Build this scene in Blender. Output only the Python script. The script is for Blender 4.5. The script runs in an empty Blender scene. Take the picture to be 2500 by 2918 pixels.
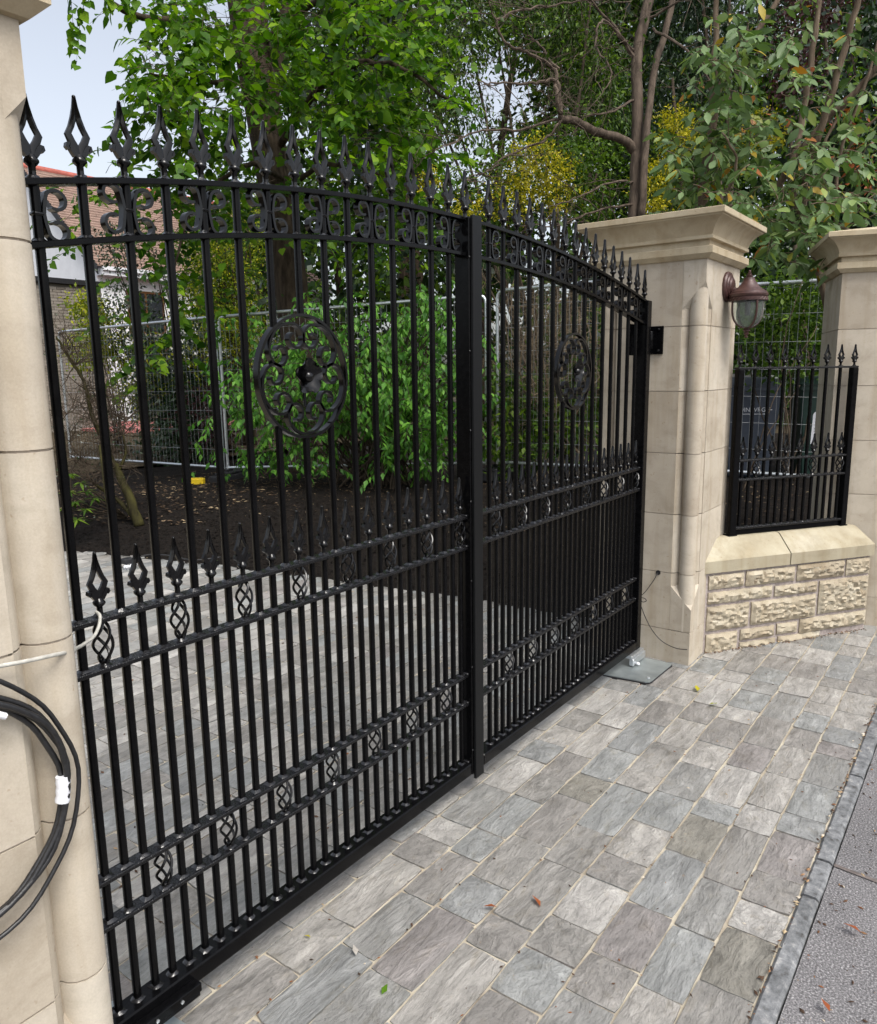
import bpy, math, random
import numpy as np
from mathutils import Vector, Matrix, noise as mnoise

rnd = random.Random(11)
rng = np.random.default_rng(11)
C = bpy.context.scene.collection
S = bpy.context.scene

# ------------------------------------------------------------------ camera
CAM = np.array([-0.8165, -1.5849, 1.6298])
YAW, PITCH, ROLL, FPX = 0.9328, -0.1809, -0.0146, 2184.05
F_ = np.array([math.sin(YAW) * math.cos(PITCH), math.cos(YAW) * math.cos(PITCH), math.sin(PITCH)])
r0 = np.array([math.cos(YAW), -math.sin(YAW), 0.0])
u0 = np.cross(r0, F_)
R_ = r0 * math.cos(ROLL) + u0 * math.sin(ROLL)
U_ = -r0 * math.sin(ROLL) + u0 * math.cos(ROLL)


def at(u, v, D):
    """World point seen at photo pixel (u, v), D metres in front of the lens (used once, to survey where things stand)."""
    return CAM + (F_ + R_ * (u - 1250) / FPX - U_ * (v - 1459) / FPX) * D


cam = bpy.data.cameras.new('camera')
cam.sensor_fit = 'HORIZONTAL'
cam.sensor_width = 36
cam.lens = 36 * FPX / 2500
cam.clip_start = 0.05
cam.clip_end = 400
co = bpy.data.objects.new('camera', cam)
co.matrix_world = Matrix((
    (R_[0], U_[0], -F_[0], CAM[0]), (R_[1], U_[1], -F_[1], CAM[1]), (R_[2], U_[2], -F_[2], CAM[2]), (0, 0, 0, 1)))
C.objects.link(co)
S.camera = co

# ------------------------------------------------------------------ sky, sun, exposure
SUN_EL, SUN_AZ = math.radians(58), math.radians(196)
w = bpy.data.worlds.new('World')
S.world = w
w.use_nodes = True
nt = w.node_tree
nt.nodes.clear()
sky = nt.nodes.new('ShaderNodeTexSky')
sky.sky_type = 'NISHITA'
sky.sun_disc = False
sky.sun_elevation = SUN_EL
sky.sun_rotation = SUN_AZ
sky.air_density = 1.0
sky.dust_density = 4.0
sky.ozone_density = 1.0
hs = nt.nodes.new('ShaderNodeHueSaturation')
hs.inputs['Saturation'].default_value = 0.42
bg = nt.nodes.new('ShaderNodeBackground')
bg.inputs['Strength'].default_value = 0.15
wo = nt.nodes.new('ShaderNodeOutputWorld')
nt.links.new(sky.outputs[0], hs.inputs['Color'])
nt.links.new(hs.outputs[0], bg.inputs['Color'])
nt.links.new(bg.outputs[0], wo.inputs['Surface'])
sl = bpy.data.lights.new('sun', 'SUN')
sl.energy = 1.5
sl.angle = math.radians(25)
sl.color = (1.0, 0.965, 0.91)
so = bpy.data.objects.new('sun', sl)
sdir = Vector((math.sin(SUN_AZ) * math.cos(SUN_EL), math.cos(SUN_AZ) * math.cos(SUN_EL), math.sin(SUN_EL)))
so.rotation_euler = sdir.to_track_quat('Z', 'Y').to_euler()
so.location = (0, -4, 12)
C.objects.link(so)
S.view_settings.view_transform = 'Standard'
S.view_settings.look = 'None'
S.view_settings.gamma = 1
S.view_settings.use_curve_mapping = False
S.view_settings.exposure = 0.82


# ------------------------------------------------------------------ materials
class NM:
    def __init__(self, name, rough=0.6, spec=0.4, metal=0.0):
        self.m = bpy.data.materials.new(name)
        self.m.use_nodes = True
        self.t = self.m.node_tree
        self.b = self.t.nodes['Principled BSDF']
        self.b.inputs['Roughness'].default_value = rough
        self.b.inputs['Specular IOR Level'].default_value = spec
        self.b.inputs['Metallic'].default_value = metal

    def n(self, kind, **kw):
        x = self.t.nodes.new('ShaderNode' + kind)
        for k, v in kw.items():
            setattr(x, k, v)
        return x

    def l(self, a, b):
        self.t.links.new(a, b)

    def coord(self, scale=(1, 1, 1), rnd_off=False, spin=False):
        tc = self.n('TexCoord')
        mp = self.n('Mapping')
        mp.inputs['Scale'].default_value = scale
        self.l(tc.outputs['Object'], mp.inputs['Vector'])
        if rnd_off:
            oi = self.rand()
            mu = self.n('Vector' + 'Math', operation='SCALE')
            mu.inputs[0].default_value = (37.0, 53.0, 71.0)
            self.l(oi, mu.inputs['Scale'])
            self.l(mu.outputs[0], mp.inputs['Location'])
            if spin:
                a = self.n('Math', operation='MULTIPLY')
                a.inputs[1].default_value = 37.0
                self.l(oi, a.inputs[0])
                cx = self.n('CombineXYZ')
                self.l(a.outputs[0], cx.inputs['Z'])
                self.l(cx.outputs[0], mp.inputs['Rotation'])
        return mp.outputs[0]

    def rand(self):
        oi = self.n('ObjectInfo')
        ge = self.n('NewGeometry')
        ad = self.n('Math', operation='ADD')
        fr = self.n('Math', operation='FRACT')
        self.l(oi.outputs['Random'], ad.inputs[0])
        self.l(ge.outputs['Random Per Island'], ad.inputs[1])
        self.l(ad.outputs[0], fr.inputs[0])
        return fr.outputs[0]

    def noise(self, vec, scale, detail=4, rough=0.55, dist=0.0):
        x = self.n('TexNoise')
        x.inputs['Scale'].default_value = scale
        x.inputs['Detail'].default_value = detail
        x.inputs['Roughness'].default_value = rough
        x.inputs['Distortion'].default_value = dist
        self.l(vec, x.inputs['Vector'])
        return x.outputs['Fac']

    def ramp(self, fac, stops, interp='LINEAR'):
        x = self.n('ValToRGB')
        x.color_ramp.interpolation = interp
        e = x.color_ramp.elements
        while len(e) > 1:
            e.remove(e[-1])
        e[0].position = stops[0][0]
        e[0].color = (*stops[0][1], 1)
        for p, c in stops[1:]:
            q = e.new(p)
            q.color = (*c, 1)
        self.l(fac, x.inputs['Fac'])
        return x.outputs['Color']

    def mix(self, fac, a, b, blend='MIX'):
        x = self.n('MixRGB', blend_type=blend)
        for i, v in ((0, fac), (1, a), (2, b)):
            if hasattr(v, 'is_output'):
                self.l(v, x.inputs[i])
            elif i == 0:
                x.inputs[0].default_value = v
            else:
                x.inputs[i].default_value = (*v, 1)
        return x.outputs[0]

    def bump(self, h, strength=0.3, dist=0.01, prev=None):
        x = self.n('Bump')
        x.inputs['Strength'].default_value = strength
        x.inputs['Distance'].default_value = dist
        self.l(h, x.inputs['Height'])
        if prev is not None:
            self.l(prev, x.inputs['Normal'])
        self.l(x.outputs[0], self.b.inputs['Normal'])
        return x.outputs[0]

    def col(self, c):
        if hasattr(c, 'is_output'):
            self.l(c, self.b.inputs['Base Color'])
        else:
            self.b.inputs['Base Color'].default_value = (*c, 1)


def g3(v):
    return (v, v, v)


def m_stone(name, a, b, c, grain=0.08, bump=0.12):
    m = NM(name, 0.85, 0.25)
    v = m.coord(rnd_off=True)
    big = m.ramp(m.noise(v, 2.6, 4, 0.6, 0.4), [(0.3, a), (0.55, b), (0.75, c)])
    r = m.rand()
    tone = m.ramp(r, [(0.0, (0.88, 0.86, 0.83)), (0.5, (1.0, 0.995, 0.98)), (1.0, (1.07, 1.07, 1.06))])
    big = m.mix(1.0, big, tone, 'MULTIPLY')
    v2 = m.coord()
    fine = m.ramp(m.noise(v2, 260, 2, 0.6), [(0.25, g3(1 - grain)), (0.75, g3(1 + grain * 0.6))])
    big = m.mix(1.0, big, fine, 'MULTIPLY')
    streak = m.ramp(m.noise(m.coord((9, 9, 0.9)), 1.6, 3, 0.6), [(0.48, g3(1.0)), (0.75, (0.80, 0.75, 0.67))])
    big = m.mix(0.8, big, streak, 'MULTIPLY')
    pat = m.ramp(m.noise(m.coord((1, 1, 1.6), rnd_off=True), 7, 5, 0.65, 0.5), [(0.36, (0.86, 0.85, 0.83)), (0.5, g3(1.0)), (0.66, (1.05, 1.05, 1.04))])
    big = m.mix(0.8, big, pat, 'MULTIPLY')
    spk = m.ramp(m.noise(v2, 60, 2, 0.4), [(0.70, g3(1.0)), (0.76, (0.62, 0.52, 0.42))])
    big = m.mix(0.5, big, spk, 'MULTIPLY')
    m.col(big)
    m.bump(m.noise(v2, 190, 3, 0.7), bump, 0.004)
    return m.m


def m_plain(name, c, rough=0.6, spec=0.4, metal=0.0, var=0.12, nscale=30, bump=0.0, bscale=120):
    m = NM(name, rough, spec, metal)
    v = m.coord()
    k = m.ramp(m.noise(v, nscale, 4), [(0.25, tuple(x * (1 - var) for x in c)), (0.75, tuple(x * (1 + var) for x in c))])
    m.col(k)
    if bump:
        m.bump(m.noise(v, bscale, 3), bump, 0.004)
    return m.m


def m_leaf(name, cols, transl=0.35, rough=0.5, spec=0.24):
    """Leaves: colour differs leaf by leaf, light comes through the blade."""
    m = NM(name, rough, spec)
    ge = m.rand()
    k = m.ramp(ge, cols)
    m.col(k)
    tr = m.n('BsdfTranslucent')
    tcol = m.mix(1.0, k, (1.25, 1.35, 0.7), 'MULTIPLY')
    m.l(tcol, tr.inputs['Color'])
    ms = m.n('MixShader')
    ms.inputs[0].default_value = transl
    m.l(m.b.outputs[0], ms.inputs[1])
    m.l(tr.outputs[0], ms.inputs[2])
    out = [x for x in m.t.nodes if x.type == 'OUTPUT_MATERIAL'][0]
    m.l(ms.outputs[0], out.inputs['Surface'])
    return m.m


def m_bark(name, a, b, scale=14, bump=0.5):
    m = NM(name, 0.9, 0.15)
    v = m.coord((1, 1, 0.22))
    n = m.noise(v, scale, 5, 0.65, 0.3)
    m.col(m.ramp(n, [(0.35, a), (0.65, b)]))
    m.bump(n, bump, 0.02)
    return m.m


def m_gate(name='gloss_black_paint', spec=0.12):
    m = NM(name, 0.2, spec)
    v = m.coord()
    m.col(m.ramp(m.noise(v, 40, 3), [(0.3, (0.0022, 0.0022, 0.0025)), (0.7, (0.004, 0.004, 0.0045))]))
    rr = m.ramp(m.noise(v, 60, 3), [(0.35, g3(0.12)), (0.7, g3(0.24))])
    m.l(rr, m.b.inputs['Roughness'])
    m.bump(m.noise(v, 110, 2, 0.5), 0.05, 0.0015)
    return m.m


def m_wet():
    m = NM('wet_black_paint', 0.2, 0.34)
    v = m.coord()
    drops = m.noise(v, 210, 2, 0.5)
    m.col(m.ramp(m.noise(v, 40, 3), [(0.3, (0.003, 0.003, 0.0035)), (0.7, (0.006, 0.006, 0.007))]))
    rr = m.ramp(drops, [(0.45, g3(0.32)), (0.58, g3(0.06))])
    m.l(rr, m.b.inputs['Roughness'])
    m.bump(m.ramp(drops, [(0.45, g3(0.0)), (0.7, g3(1.0))]), 0.35, 0.002)
    return m.m


def m_sett():
    m = NM('riven_sandstone', 0.62, 0.35)
    r = m.rand()
    base = m.ramp(r, [(0.0, (0.213, 0.205, 0.190)), (0.14, (0.280, 0.268, 0.247)), (0.30, (0.214, 0.212, 0.201)), (0.44, (0.229, 0.234, 0.227)),
                      (0.58, (0.209, 0.199, 0.185)), (0.72, (0.313, 0.302, 0.282)), (0.84, (0.216, 0.220, 0.215)), (0.955, (0.214, 0.199, 0.190)), (0.988, (0.186, 0.177, 0.153))], 'CONSTANT')
    v = m.coord(rnd_off=True)
    # objects are scaled unit setts, so stretch the lookup to keep the grain isotropic and then comb it one way
    vs = m.coord((0.42, 0.62, 1.0), rnd_off=True)
    rip = m.noise(vs, 5.0, 9, 0.64, 0.7)
    comb = m.noise(m.coord((0.40, 1.2, 1.0), rnd_off=True, spin=True), 4.2, 7, 0.62, 1.6)
    tone = m.ramp(rip, [(0.28, g3(0.62)), (0.44, g3(0.92)), (0.55, g3(1.03)), (0.70, g3(1.36))])
    pit = m.ramp(m.noise(vs, 30, 4, 0.7), [(0.34, g3(0.72)), (0.46, g3(1.0)), (0.66, g3(1.12))])
    k = m.mix(1.0, base, tone, 'MULTIPLY')
    k = m.mix(0.8, k, pit, 'MULTIPLY')
    blot = m.noise(m.coord((0.30, 0.42, 1.0), rnd_off=True), 3.2, 5, 0.62, 0.9)
    k = m.mix(0.9, k, m.ramp(blot, [(0.30, g3(0.74)), (0.46, g3(0.95)), (0.58, g3(1.08)), (0.72, g3(1.34))]), 'MULTIPLY')
    k = m.mix(0.35, k, m.ramp(comb, [(0.30, g3(0.80)), (0.5, g3(1.0)), (0.70, g3(1.18))]), 'MULTIPLY')
    st = m.ramp(m.noise(v, 3.4, 4, 0.6, 0.6), [(0.55, g3(1.0)), (0.74, (0.80, 0.76, 0.68))])
    k = m.mix(0.75, k, st, 'MULTIPLY')
    rust = m.ramp(m.noise(v, 4.4, 3, 0.5), [(0.74, g3(0.0)), (0.86, g3(1.0))])
    k = m.mix(rust, k, (0.26, 0.17, 0.09))
    fine = m.ramp(m.noise(v, 150, 3, 0.7), [(0.3, g3(0.84)), (0.7, g3(1.14))])
    k = m.mix(1.0, k, fine, 'MULTIPLY')
    m.col(k)
    rr = m.ramp(blot, [(0.3, g3(0.38)), (0.7, g3(0.7))])
    m.l(rr, m.b.inputs['Roughness'])
    terr = m.ramp(rip, [(0.25, g3(0.0)), (0.42, g3(0.30)), (0.455, g3(0.45)), (0.55, g3(0.58)), (0.575, g3(0.75)), (0.75, g3(1.0))])
    b0 = m.bump(comb, 0.26, 0.007)
    b1 = m.bump(terr, 0.8, 0.008, b0)
    m.bump(m.noise(vs, 26, 5, 0.72), 0.55, 0.006, b1)
    return m.m


def m_ground(name, stops, scale, detail=6, bump=0.6, bdist=0.02, rough=0.95, sc2=None, stops2=None):
    m = NM(name, rough, 0.15)
    v = m.coord()
    n = m.noise(v, scale, detail, 0.68)
    k = m.ramp(n, stops)
    if sc2:
        k = m.mix(1.0, k, m.ramp(m.noise(v, sc2, 3, 0.6), stops2), 'MULTIPLY')
    m.col(k)
    m.bump(n, bump, bdist)
    return m.m


M = {}
M['stone'] = m_stone('buff_sandstone', (0.395, 0.345, 0.278), (0.455, 0.405, 0.333), (0.505, 0.462, 0.392))
M['cap'] = m_stone('cap_sandstone', (0.40, 0.328, 0.222), (0.455, 0.388, 0.275), (0.49, 0.43, 0.32))
M['coping'] = m_stone('coping_sandstone', (0.315, 0.275, 0.195), (0.40, 0.365, 0.275), (0.475, 0.445, 0.365))
M['rubble'] = m_stone('rock_faced_sandstone', (0.315, 0.262, 0.19), (0.425, 0.378, 0.292), (0.515, 0.48, 0.40), 0.18, 0.7)
M['joint'] = m_plain('lime_mortar', (0.40, 0.345, 0.285), 0.95, 0.1)
M['mortar'] = m_plain('brown_mortar', (0.33, 0.285, 0.265), 0.95, 0.1, var=0.3, nscale=60, bump=0.6)
M['gate'] = m_gate()
M['cast'] = m_gate('gloss_black_casting_paint', 0.34)
M['wet'] = m_wet()
M['weld'] = m_plain('painted_weld_bead', (0.010, 0.010, 0.011), 0.2, 0.6, var=0.3, nscale=60, bump=0.25, bscale=140)
M['seam'] = m_plain('tarmac_seam', (0.13, 0.112, 0.105), 0.95, 0.1, var=0.4, nscale=30, bump=0.4)
M['strip'] = m_plain('satin_black_paint', (0.004, 0.0044, 0.005), 0.45, 0.2, nscale=90, bump=0.06)
M['sett'] = m_sett()
M['sand'] = m_ground('jointing_sand', [(0.30, (0.10, 0.085, 0.065)), (0.40, (0.30, 0.26, 0.20)), (0.58, (0.44, 0.395, 0.31)), (0.75, (0.54, 0.49, 0.385))], 7, 5, 0.5, 0.004)
M['kerb'] = m_ground('whin_kerb', [(0.30, (0.055, 0.05, 0.045)), (0.45, (0.135, 0.14, 0.145)), (0.58, (0.20, 0.205, 0.21)), (0.72, (0.38, 0.37, 0.345))], 26, 6, 0.8, 0.008, 0.75, 5.0, [(0.35, g3(0.75)), (0.65, g3(1.15))])
M['asphalt'] = m_ground('worn_asphalt', [(0.32, (0.055, 0.053, 0.054)), (0.46, (0.125, 0.121, 0.124)), (0.56, (0.175, 0.170, 0.173)), (0.68, (0.38, 0.37, 0.372))], 170, 3, 0.6, 0.006, 0.8, 2.0, [(0.3, g3(0.86)), (0.7, g3(1.15))])
M['mulch'] = m_ground('bark_mulch', [(0.3, (0.004, 0.003, 0.0025)), (0.55, (0.011, 0.008, 0.006)), (0.75, (0.028, 0.019, 0.014))], 38, 6, 1.0, 0.04)
M['soil'] = m_ground('leafy_soil', [(0.3, (0.022, 0.017, 0.010)), (0.55, (0.065, 0.05, 0.03)), (0.75, (0.15, 0.115, 0.07))], 14, 7, 0.8, 0.05)
M['galv'] = m_plain('galvanised_steel', (0.60, 0.63, 0.65), 0.38, 0.5, 0.85, var=0.18, nscale=25)
M['plate'] = m_plain('galvanised_plate', (0.30, 0.335, 0.34), 0.40, 0.5, 0.6, var=0.3, nscale=9)
M['wire'] = m_plain('fence_wire', (0.34, 0.35, 0.36), 0.5, 0.4, 0.5)
M['bronze'] = m_plain('bronze_brown_paint', (0.060, 0.028, 0.024), 0.42, 0.5, 0.15, var=0.35, nscale=50, bump=0.12)
M['brass'] = m_plain('worn_brass', (0.45, 0.36, 0.24), 0.35, 0.5, 0.8)
M['cable'] = m_plain('black_cable', (0.012, 0.012, 0.013), 0.42, 0.5, var=0.6, nscale=120, bump=0.2)
M['grey_cable'] = m_plain('grey_flex', (0.40, 0.39, 0.35), 0.55, 0.35, var=0.35, nscale=60, bump=0.2)
M['tape'] = m_plain('white_tape', (0.66, 0.67, 0.70), 0.45, 0.4, var=0.08, nscale=40, bump=0.15, bscale=60)
M['white'] = m_plain('white_render', (0.80, 0.81, 0.83), 0.9, 0.2, var=0.06, nscale=3, bump=0.3, bscale=20)
M['trim'] = m_plain('white_trim', (0.72, 0.74, 0.78), 0.6, 0.3)
M['tile'] = m_plain('clay_roof_tile', (0.25, 0.172, 0.140), 0.85, 0.2, var=0.25, nscale=5)
M['ridge'] = m_plain('red_ridge_tile', (0.36, 0.10, 0.075), 0.7, 0.3, var=0.25, nscale=6)
M['brick'] = NM('grey_buff_brick', 0.9, 0.2)
_k = M['brick'].ramp(M['brick'].rand(), [(0.0, (0.17, 0.15, 0.125)), (0.5, (0.215, 0.19, 0.16)), (1.0, (0.25, 0.225, 0.195))])
M['brick'].col(_k)
M['brick'] = M['brick'].m
M['brick_mortar'] = m_plain('grey_brick_mortar', (0.155, 0.138, 0.118), 0.95, 0.1)
M['dark'] = m_plain('dark_metal_trim', (0.014, 0.014, 0.016), 0.5, 0.4)
M['wood'] = m_plain('brown_door_wood', (0.12, 0.055, 0.022), 0.5, 0.35, var=0.3, nscale=8)
M['red_pave'] = m_plain('red_block_paving', (0.40, 0.15, 0.14), 0.85, 0.2, var=0.2, nscale=14)
M['step'] = m_plain('grey_stone_step', (0.30, 0.28, 0.25), 0.9, 0.2, var=0.2, nscale=6)
M['bin_grey'] = m_plain('slate_grey_bin_plastic', (0.045, 0.055, 0.075), 0.45, 0.4)
M['bin_green'] = m_plain('dark_green_bin_plastic', (0.014, 0.035, 0.028), 0.45, 0.4)
M['yellow'] = m_plain('yellow_plastic', (0.80, 0.55, 0.02), 0.45, 0.4)
M['rubber'] = m_plain('black_rubber', (0.022, 0.022, 0.024), 0.8, 0.25, var=0.4, nscale=20, bump=0.3)
M['chip'] = NM('wood_chip', 0.9, 0.15)
_k = M['chip'].ramp(M['chip'].rand(), [(0.0, (0.018, 0.012, 0.008)), (0.5, (0.055, 0.036, 0.022)), (0.82, (0.13, 0.09, 0.055)), (1.0, (0.33, 0.26, 0.16))])
M['chip'].col(_k)
M['chip'] = M['chip'].m
M['clod'] = m_plain('dark_mulch_clod', (0.006, 0.0045, 0.0035), 0.95, 0.1, var=0.5)
M['debris'] = NM('leaf_fragments', 0.8, 0.2)
_k = M['debris'].ramp(M['debris'].rand(), [(0.0, (0.035, 0.025, 0.018)), (0.45, (0.09, 0.05, 0.03)), (0.7, (0.20, 0.08, 0.03)), (0.9, (0.40, 0.32, 0.20)), (1.0, (0.55, 0.50, 0.42))])
M['debris'].col(_k)
M['debris'] = M['debris'].m
M['glass'] = NM('seeded_lantern_glass', 0.06, 0.8)
_b = M['glass'].b
_b.inputs['Base Color'].default_value = (0.84, 0.88, 0.87, 1)
_b.inputs['Transmission Weight'].default_value = 0.95
_b.inputs['IOR'].default_value = 1.10
_v = M['glass'].coord()
M['glass'].bump(M['glass'].noise(_v, 60, 2), 0.25, 0.004)
M['glass'] = M['glass'].m
M['pane'] = m_plain('dark_window_glass', (0.03, 0.035, 0.04), 0.08, 0.6)
M['bark'] = m_bark('lime_bark', (0.022, 0.016, 0.011), (0.075, 0.055, 0.038))
M['bark2'] = m_bark('bare_branch_bark', (0.045, 0.034, 0.026), (0.13, 0.10, 0.076), 18)
M['bark3'] = m_bark('shrub_stem_bark', (0.07, 0.050, 0.034), (0.17, 0.13, 0.092), 18)
M['twig'] = m_plain('twig', (0.055, 0.042, 0.03), 0.9, 0.15, var=0.4, nscale=8)
M['dry'] = m_plain('dry_twig', (0.15, 0.115, 0.075), 0.9, 0.15, var=0.4, nscale=8)
M['moss'] = m_bark('mossy_bark', (0.014, 0.012, 0.006), (0.050, 0.046, 0.014), 12)
M['lime_leaf'] = m_leaf('lime_leaf', [(0.0, (0.018, 0.060, 0.004)), (0.35, (0.048, 0.125, 0.006)), (0.75, (0.10, 0.21, 0.009)), (1.0, (0.20, 0.33, 0.014))], 0.45)
M['bush_leaf'] = m_leaf('bright_bush_leaf', [(0.0, (0.026, 0.092, 0.011)), (0.5, (0.062, 0.180, 0.022)), (1.0, (0.14, 0.32, 0.038))], 0.35)
M['big_leaf'] = m_leaf('leathery_shrub_leaf', [(0.0, (0.045, 0.090, 0.022)), (0.4, (0.092, 0.158, 0.052)), (0.8, (0.155, 0.230, 0.095)), (0.94, (0.20, 0.27, 0.07)), (0.965, (0.38, 0.27, 0.02)), (1.0, (0.26, 0.07, 0.02))], 0.25, 0.5, 0.3)
M['dark_leaf'] = m_leaf('dark_evergreen_leaf', [(0.0, (0.006, 0.018, 0.006)), (0.6, (0.014, 0.036, 0.011)), (1.0, (0.028, 0.06, 0.018))], 0.12, 0.4, 0.4)
M['mid_leaf'] = m_leaf('mid_green_leaf', [(0.0, (0.018, 0.046, 0.005)), (0.6, (0.058, 0.118, 0.010)), (1.0, (0.14, 0.22, 0.018))], 0.35)
M['olive_leaf'] = m_leaf('drooping_olive_leaf', [(0.0, (0.014, 0.034, 0.006)), (0.6, (0.040, 0.078, 0.012)), (1.0, (0.09, 0.15, 0.022))], 0.25)
M['gold_leaf'] = m_leaf('golden_leaf', [(0.0, (0.08, 0.13, 0.006)), (0.5, (0.19, 0.24, 0.010)), (1.0, (0.42, 0.40, 0.02))], 0.38)
M['yellow_flower'] = m_leaf('yellow_blossom', [(0.0, (0.20, 0.19, 0.01)), (0.5, (0.36, 0.32, 0.015)), (1.0, (0.60, 0.52, 0.02))], 0.3)
M['maroon_leaf'] = m_leaf('maroon_leaf', [(0.0, (0.022, 0.008, 0.010)), (1.0, (0.07, 0.025, 0.028))], 0.25)
M['rust_leaf'] = m_leaf('dying_orange_leaf', [(0.0, (0.16, 0.035, 0.015)), (1.0, (0.34, 0.10, 0.03))], 0.25)
M['holly_leaf'] = m_leaf('holly_leaf', [(0.0, (0.008, 0.020, 0.008)), (1.0, (0.030, 0.055, 0.020))], 0.1, 0.3, 0.5)


# ------------------------------------------------------------------ mesh helpers
class MB:
    def __init__(self):
        self.v, self.f = [], []

    def add(self, vs, fs):
        o = len(self.v)
        self.v += [tuple(map(float, x)) for x in vs]
        self.f += [tuple(o + i for i in f) for f in fs]

    def box(self, x0, x1, y0, y1, z0, z1, ch=0.0):
        """Axis-aligned box; ch chamfers its twelve edges."""
        if ch <= 0:
            self.add([(x0, y0, z0), (x1, y0, z0), (x1, y1, z0), (x0, y1, z0), (x0, y0, z1), (x1, y0, z1), (x1, y1, z1), (x0, y1, z1)],
                     [(3, 2, 1, 0), (4, 5, 6, 7), (0, 1, 5, 4), (1, 2, 6, 5), (2, 3, 7, 6), (3, 0, 4, 7)])
            return
        c = ch

        def ring(z, i):
            a0, a1, b0, b1 = x0 + i, x1 - i, y0 + i, y1 - i
            return [(a0 + c, b0, z), (a1 - c, b0, z), (a1, b0 + c, z), (a1, b1 - c, z), (a1 - c, b1, z), (a0 + c, b1, z), (a0, b1 - c, z), (a0, b0 + c, z)]
        rs = [ring(z0, c * 0.7), ring(z0 + c, 0), ring(z1 - c, 0), ring(z1, c * 0.7)]
        self.loft(rs, True, True)

    def loft(self, rings, cap0=False, cap1=False, closed=True):
        n = len(rings[0])
        o = len(self.v)
        for r in rings:
            self.v += [tuple(map(float, p)) for p in r]
        for k in range(len(rings) - 1):
            for i in range(n if closed else n - 1):
                j = (i + 1) % n
                self.f.append((o + k * n + i, o + k * n + j, o + (k + 1) * n + j, o + (k + 1) * n + i))
        if cap0:
            self.f.append(tuple(o + i for i in reversed(range(n))))
        if cap1:
            self.f.append(tuple(o + (len(rings) - 1) * n + i for i in range(n)))

    def prism(self, poly, z0, z1):
        self.loft([[(x, y, z0) for x, y in poly], [(x, y, z1) for x, y in poly]], True, True)

    def tube(self, pts, rad, seg=6, cap=True):
        pts = [Vector(p) for p in pts]
        n = len(pts)
        rad = [rad] * n if not hasattr(rad, '__len__') else rad
        t0 = (pts[1] - pts[0]).normalized()
        up = Vector((0, 0, 1)) if abs(t0.z) < 0.9 else Vector((1, 0, 0))
        a = t0.cross(up).normalized()
        rings = []
        for i, p in enumerate(pts):
            t = (pts[min(i + 1, n - 1)] - pts[max(i - 1, 0)]).normalized()
            a = (a - t * a.dot(t))
            if a.length < 1e-6:
                a = t.orthogonal()
            a.normalize()
            b = t.cross(a)
            rings.append([p + (a * math.cos(2 * math.pi * k / seg) + b * math.sin(2 * math.pi * k / seg)) * rad[i] for k in range(seg)])
        self.loft(rings, cap, cap)

    def lathe(self, prof, o=(0, 0, 0), seg=16, axis='z'):
        rings = []
        for r, z in prof:
            ring = []
            for k in range(seg):
                a = 2 * math.pi * k / seg
                x, y = r * math.cos(a), r * math.sin(a)
                ring.append((o[0] + x, o[1] + y, o[2] + z) if axis == 'z' else (o[0] + x, o[1] + z, o[2] - y))
            rings.append(ring)
        self.loft(rings, True, True)

    def ribbon(self, path, th, y0, y1):
        """Flat bar bent along a path in the xz plane: th thick in the plane, y0..y1 deep."""
        n = len(path)
        L, Rr = [], []
        for i in range(n):
            p, q = path[max(i - 1, 0)], path[min(i + 1, n - 1)]
            tx, tz = q[0] - p[0], q[1] - p[1]
            d = math.hypot(tx, tz) or 1
            t = th[i] if hasattr(th, '__len__') else th
            nx, nz = -tz / d * t / 2, tx / d * t / 2
            L.append((path[i][0] + nx, path[i][1] + nz))
            Rr.append((path[i][0] - nx, path[i][1] - nz))
        self.loft([[(L[i][0], y0, L[i][1]), (Rr[i][0], y0, Rr[i][1]), (Rr[i][0], y1, Rr[i][1]), (L[i][0], y1, L[i][1])] for i in range(n)], True, True)

    def mesh(self, name, smooth=False, fix=True):
        me = bpy.data.meshes.new(name)
        me.from_pydata(self.v, [], self.f)
        me.validate()
        if fix:
            import bmesh
            bm = bmesh.new()
            bm.from_mesh(me)
            bmesh.ops.recalc_face_normals(bm, faces=bm.faces)
            bm.to_mesh(me)
            bm.free()
        if smooth:
            me.polygons.foreach_set('use_smooth', [True] * len(me.polygons))
            if smooth != 'all':
                try:
                    me.set_sharp_from_angle(angle=math.radians(smooth if isinstance(smooth, (int, float)) and smooth > 1 else 40))
                except Exception:
                    pass
        me.update()
        return me


WL = {}


def put(name, me, mat=None, parent=None, loc=(0, 0, 0), rot=None, scale=None, kind=None, label=None):
    o = bpy.data.objects.new(name, me)
    if mat is not None and me is not None and not me.materials:
        me.materials.append(M[mat])
    C.objects.link(o)
    pl = Vector((0, 0, 0))
    if parent is not None:
        o.parent = parent
        pl = WL[parent.name]
    WL[o.name] = Vector(loc)
    o.location = Vector(loc) - pl
    if rot is not None:
        o.rotation_euler = rot
    if scale is not None:
        o.scale = scale
    if kind:
        o['kind'] = kind
    if label:
        o['label'] = label
    return o


def thing(name, label, cat, loc, group=None):
    o = put(name, None, loc=loc)
    o.empty_display_size = 0.1
    o['label'] = label
    o['category'] = cat
    if group:
        o['group'] = group
    return o


def tag(o, label, cat, group=None):
    o['label'] = label
    o['category'] = cat
    if group:
        o['group'] = group
    return o


def part(name, mb, mat, parent, smooth=False, kind=None, label=None):
    """A part whose shape was written in world coordinates."""
    base = WL[parent.name]
    mb.v = [(x - base[0], y - base[1], z - base[2]) for x, y, z in mb.v]
    return put(name, mb.mesh(name, smooth), mat, parent, base, kind=kind, label=label)


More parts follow.
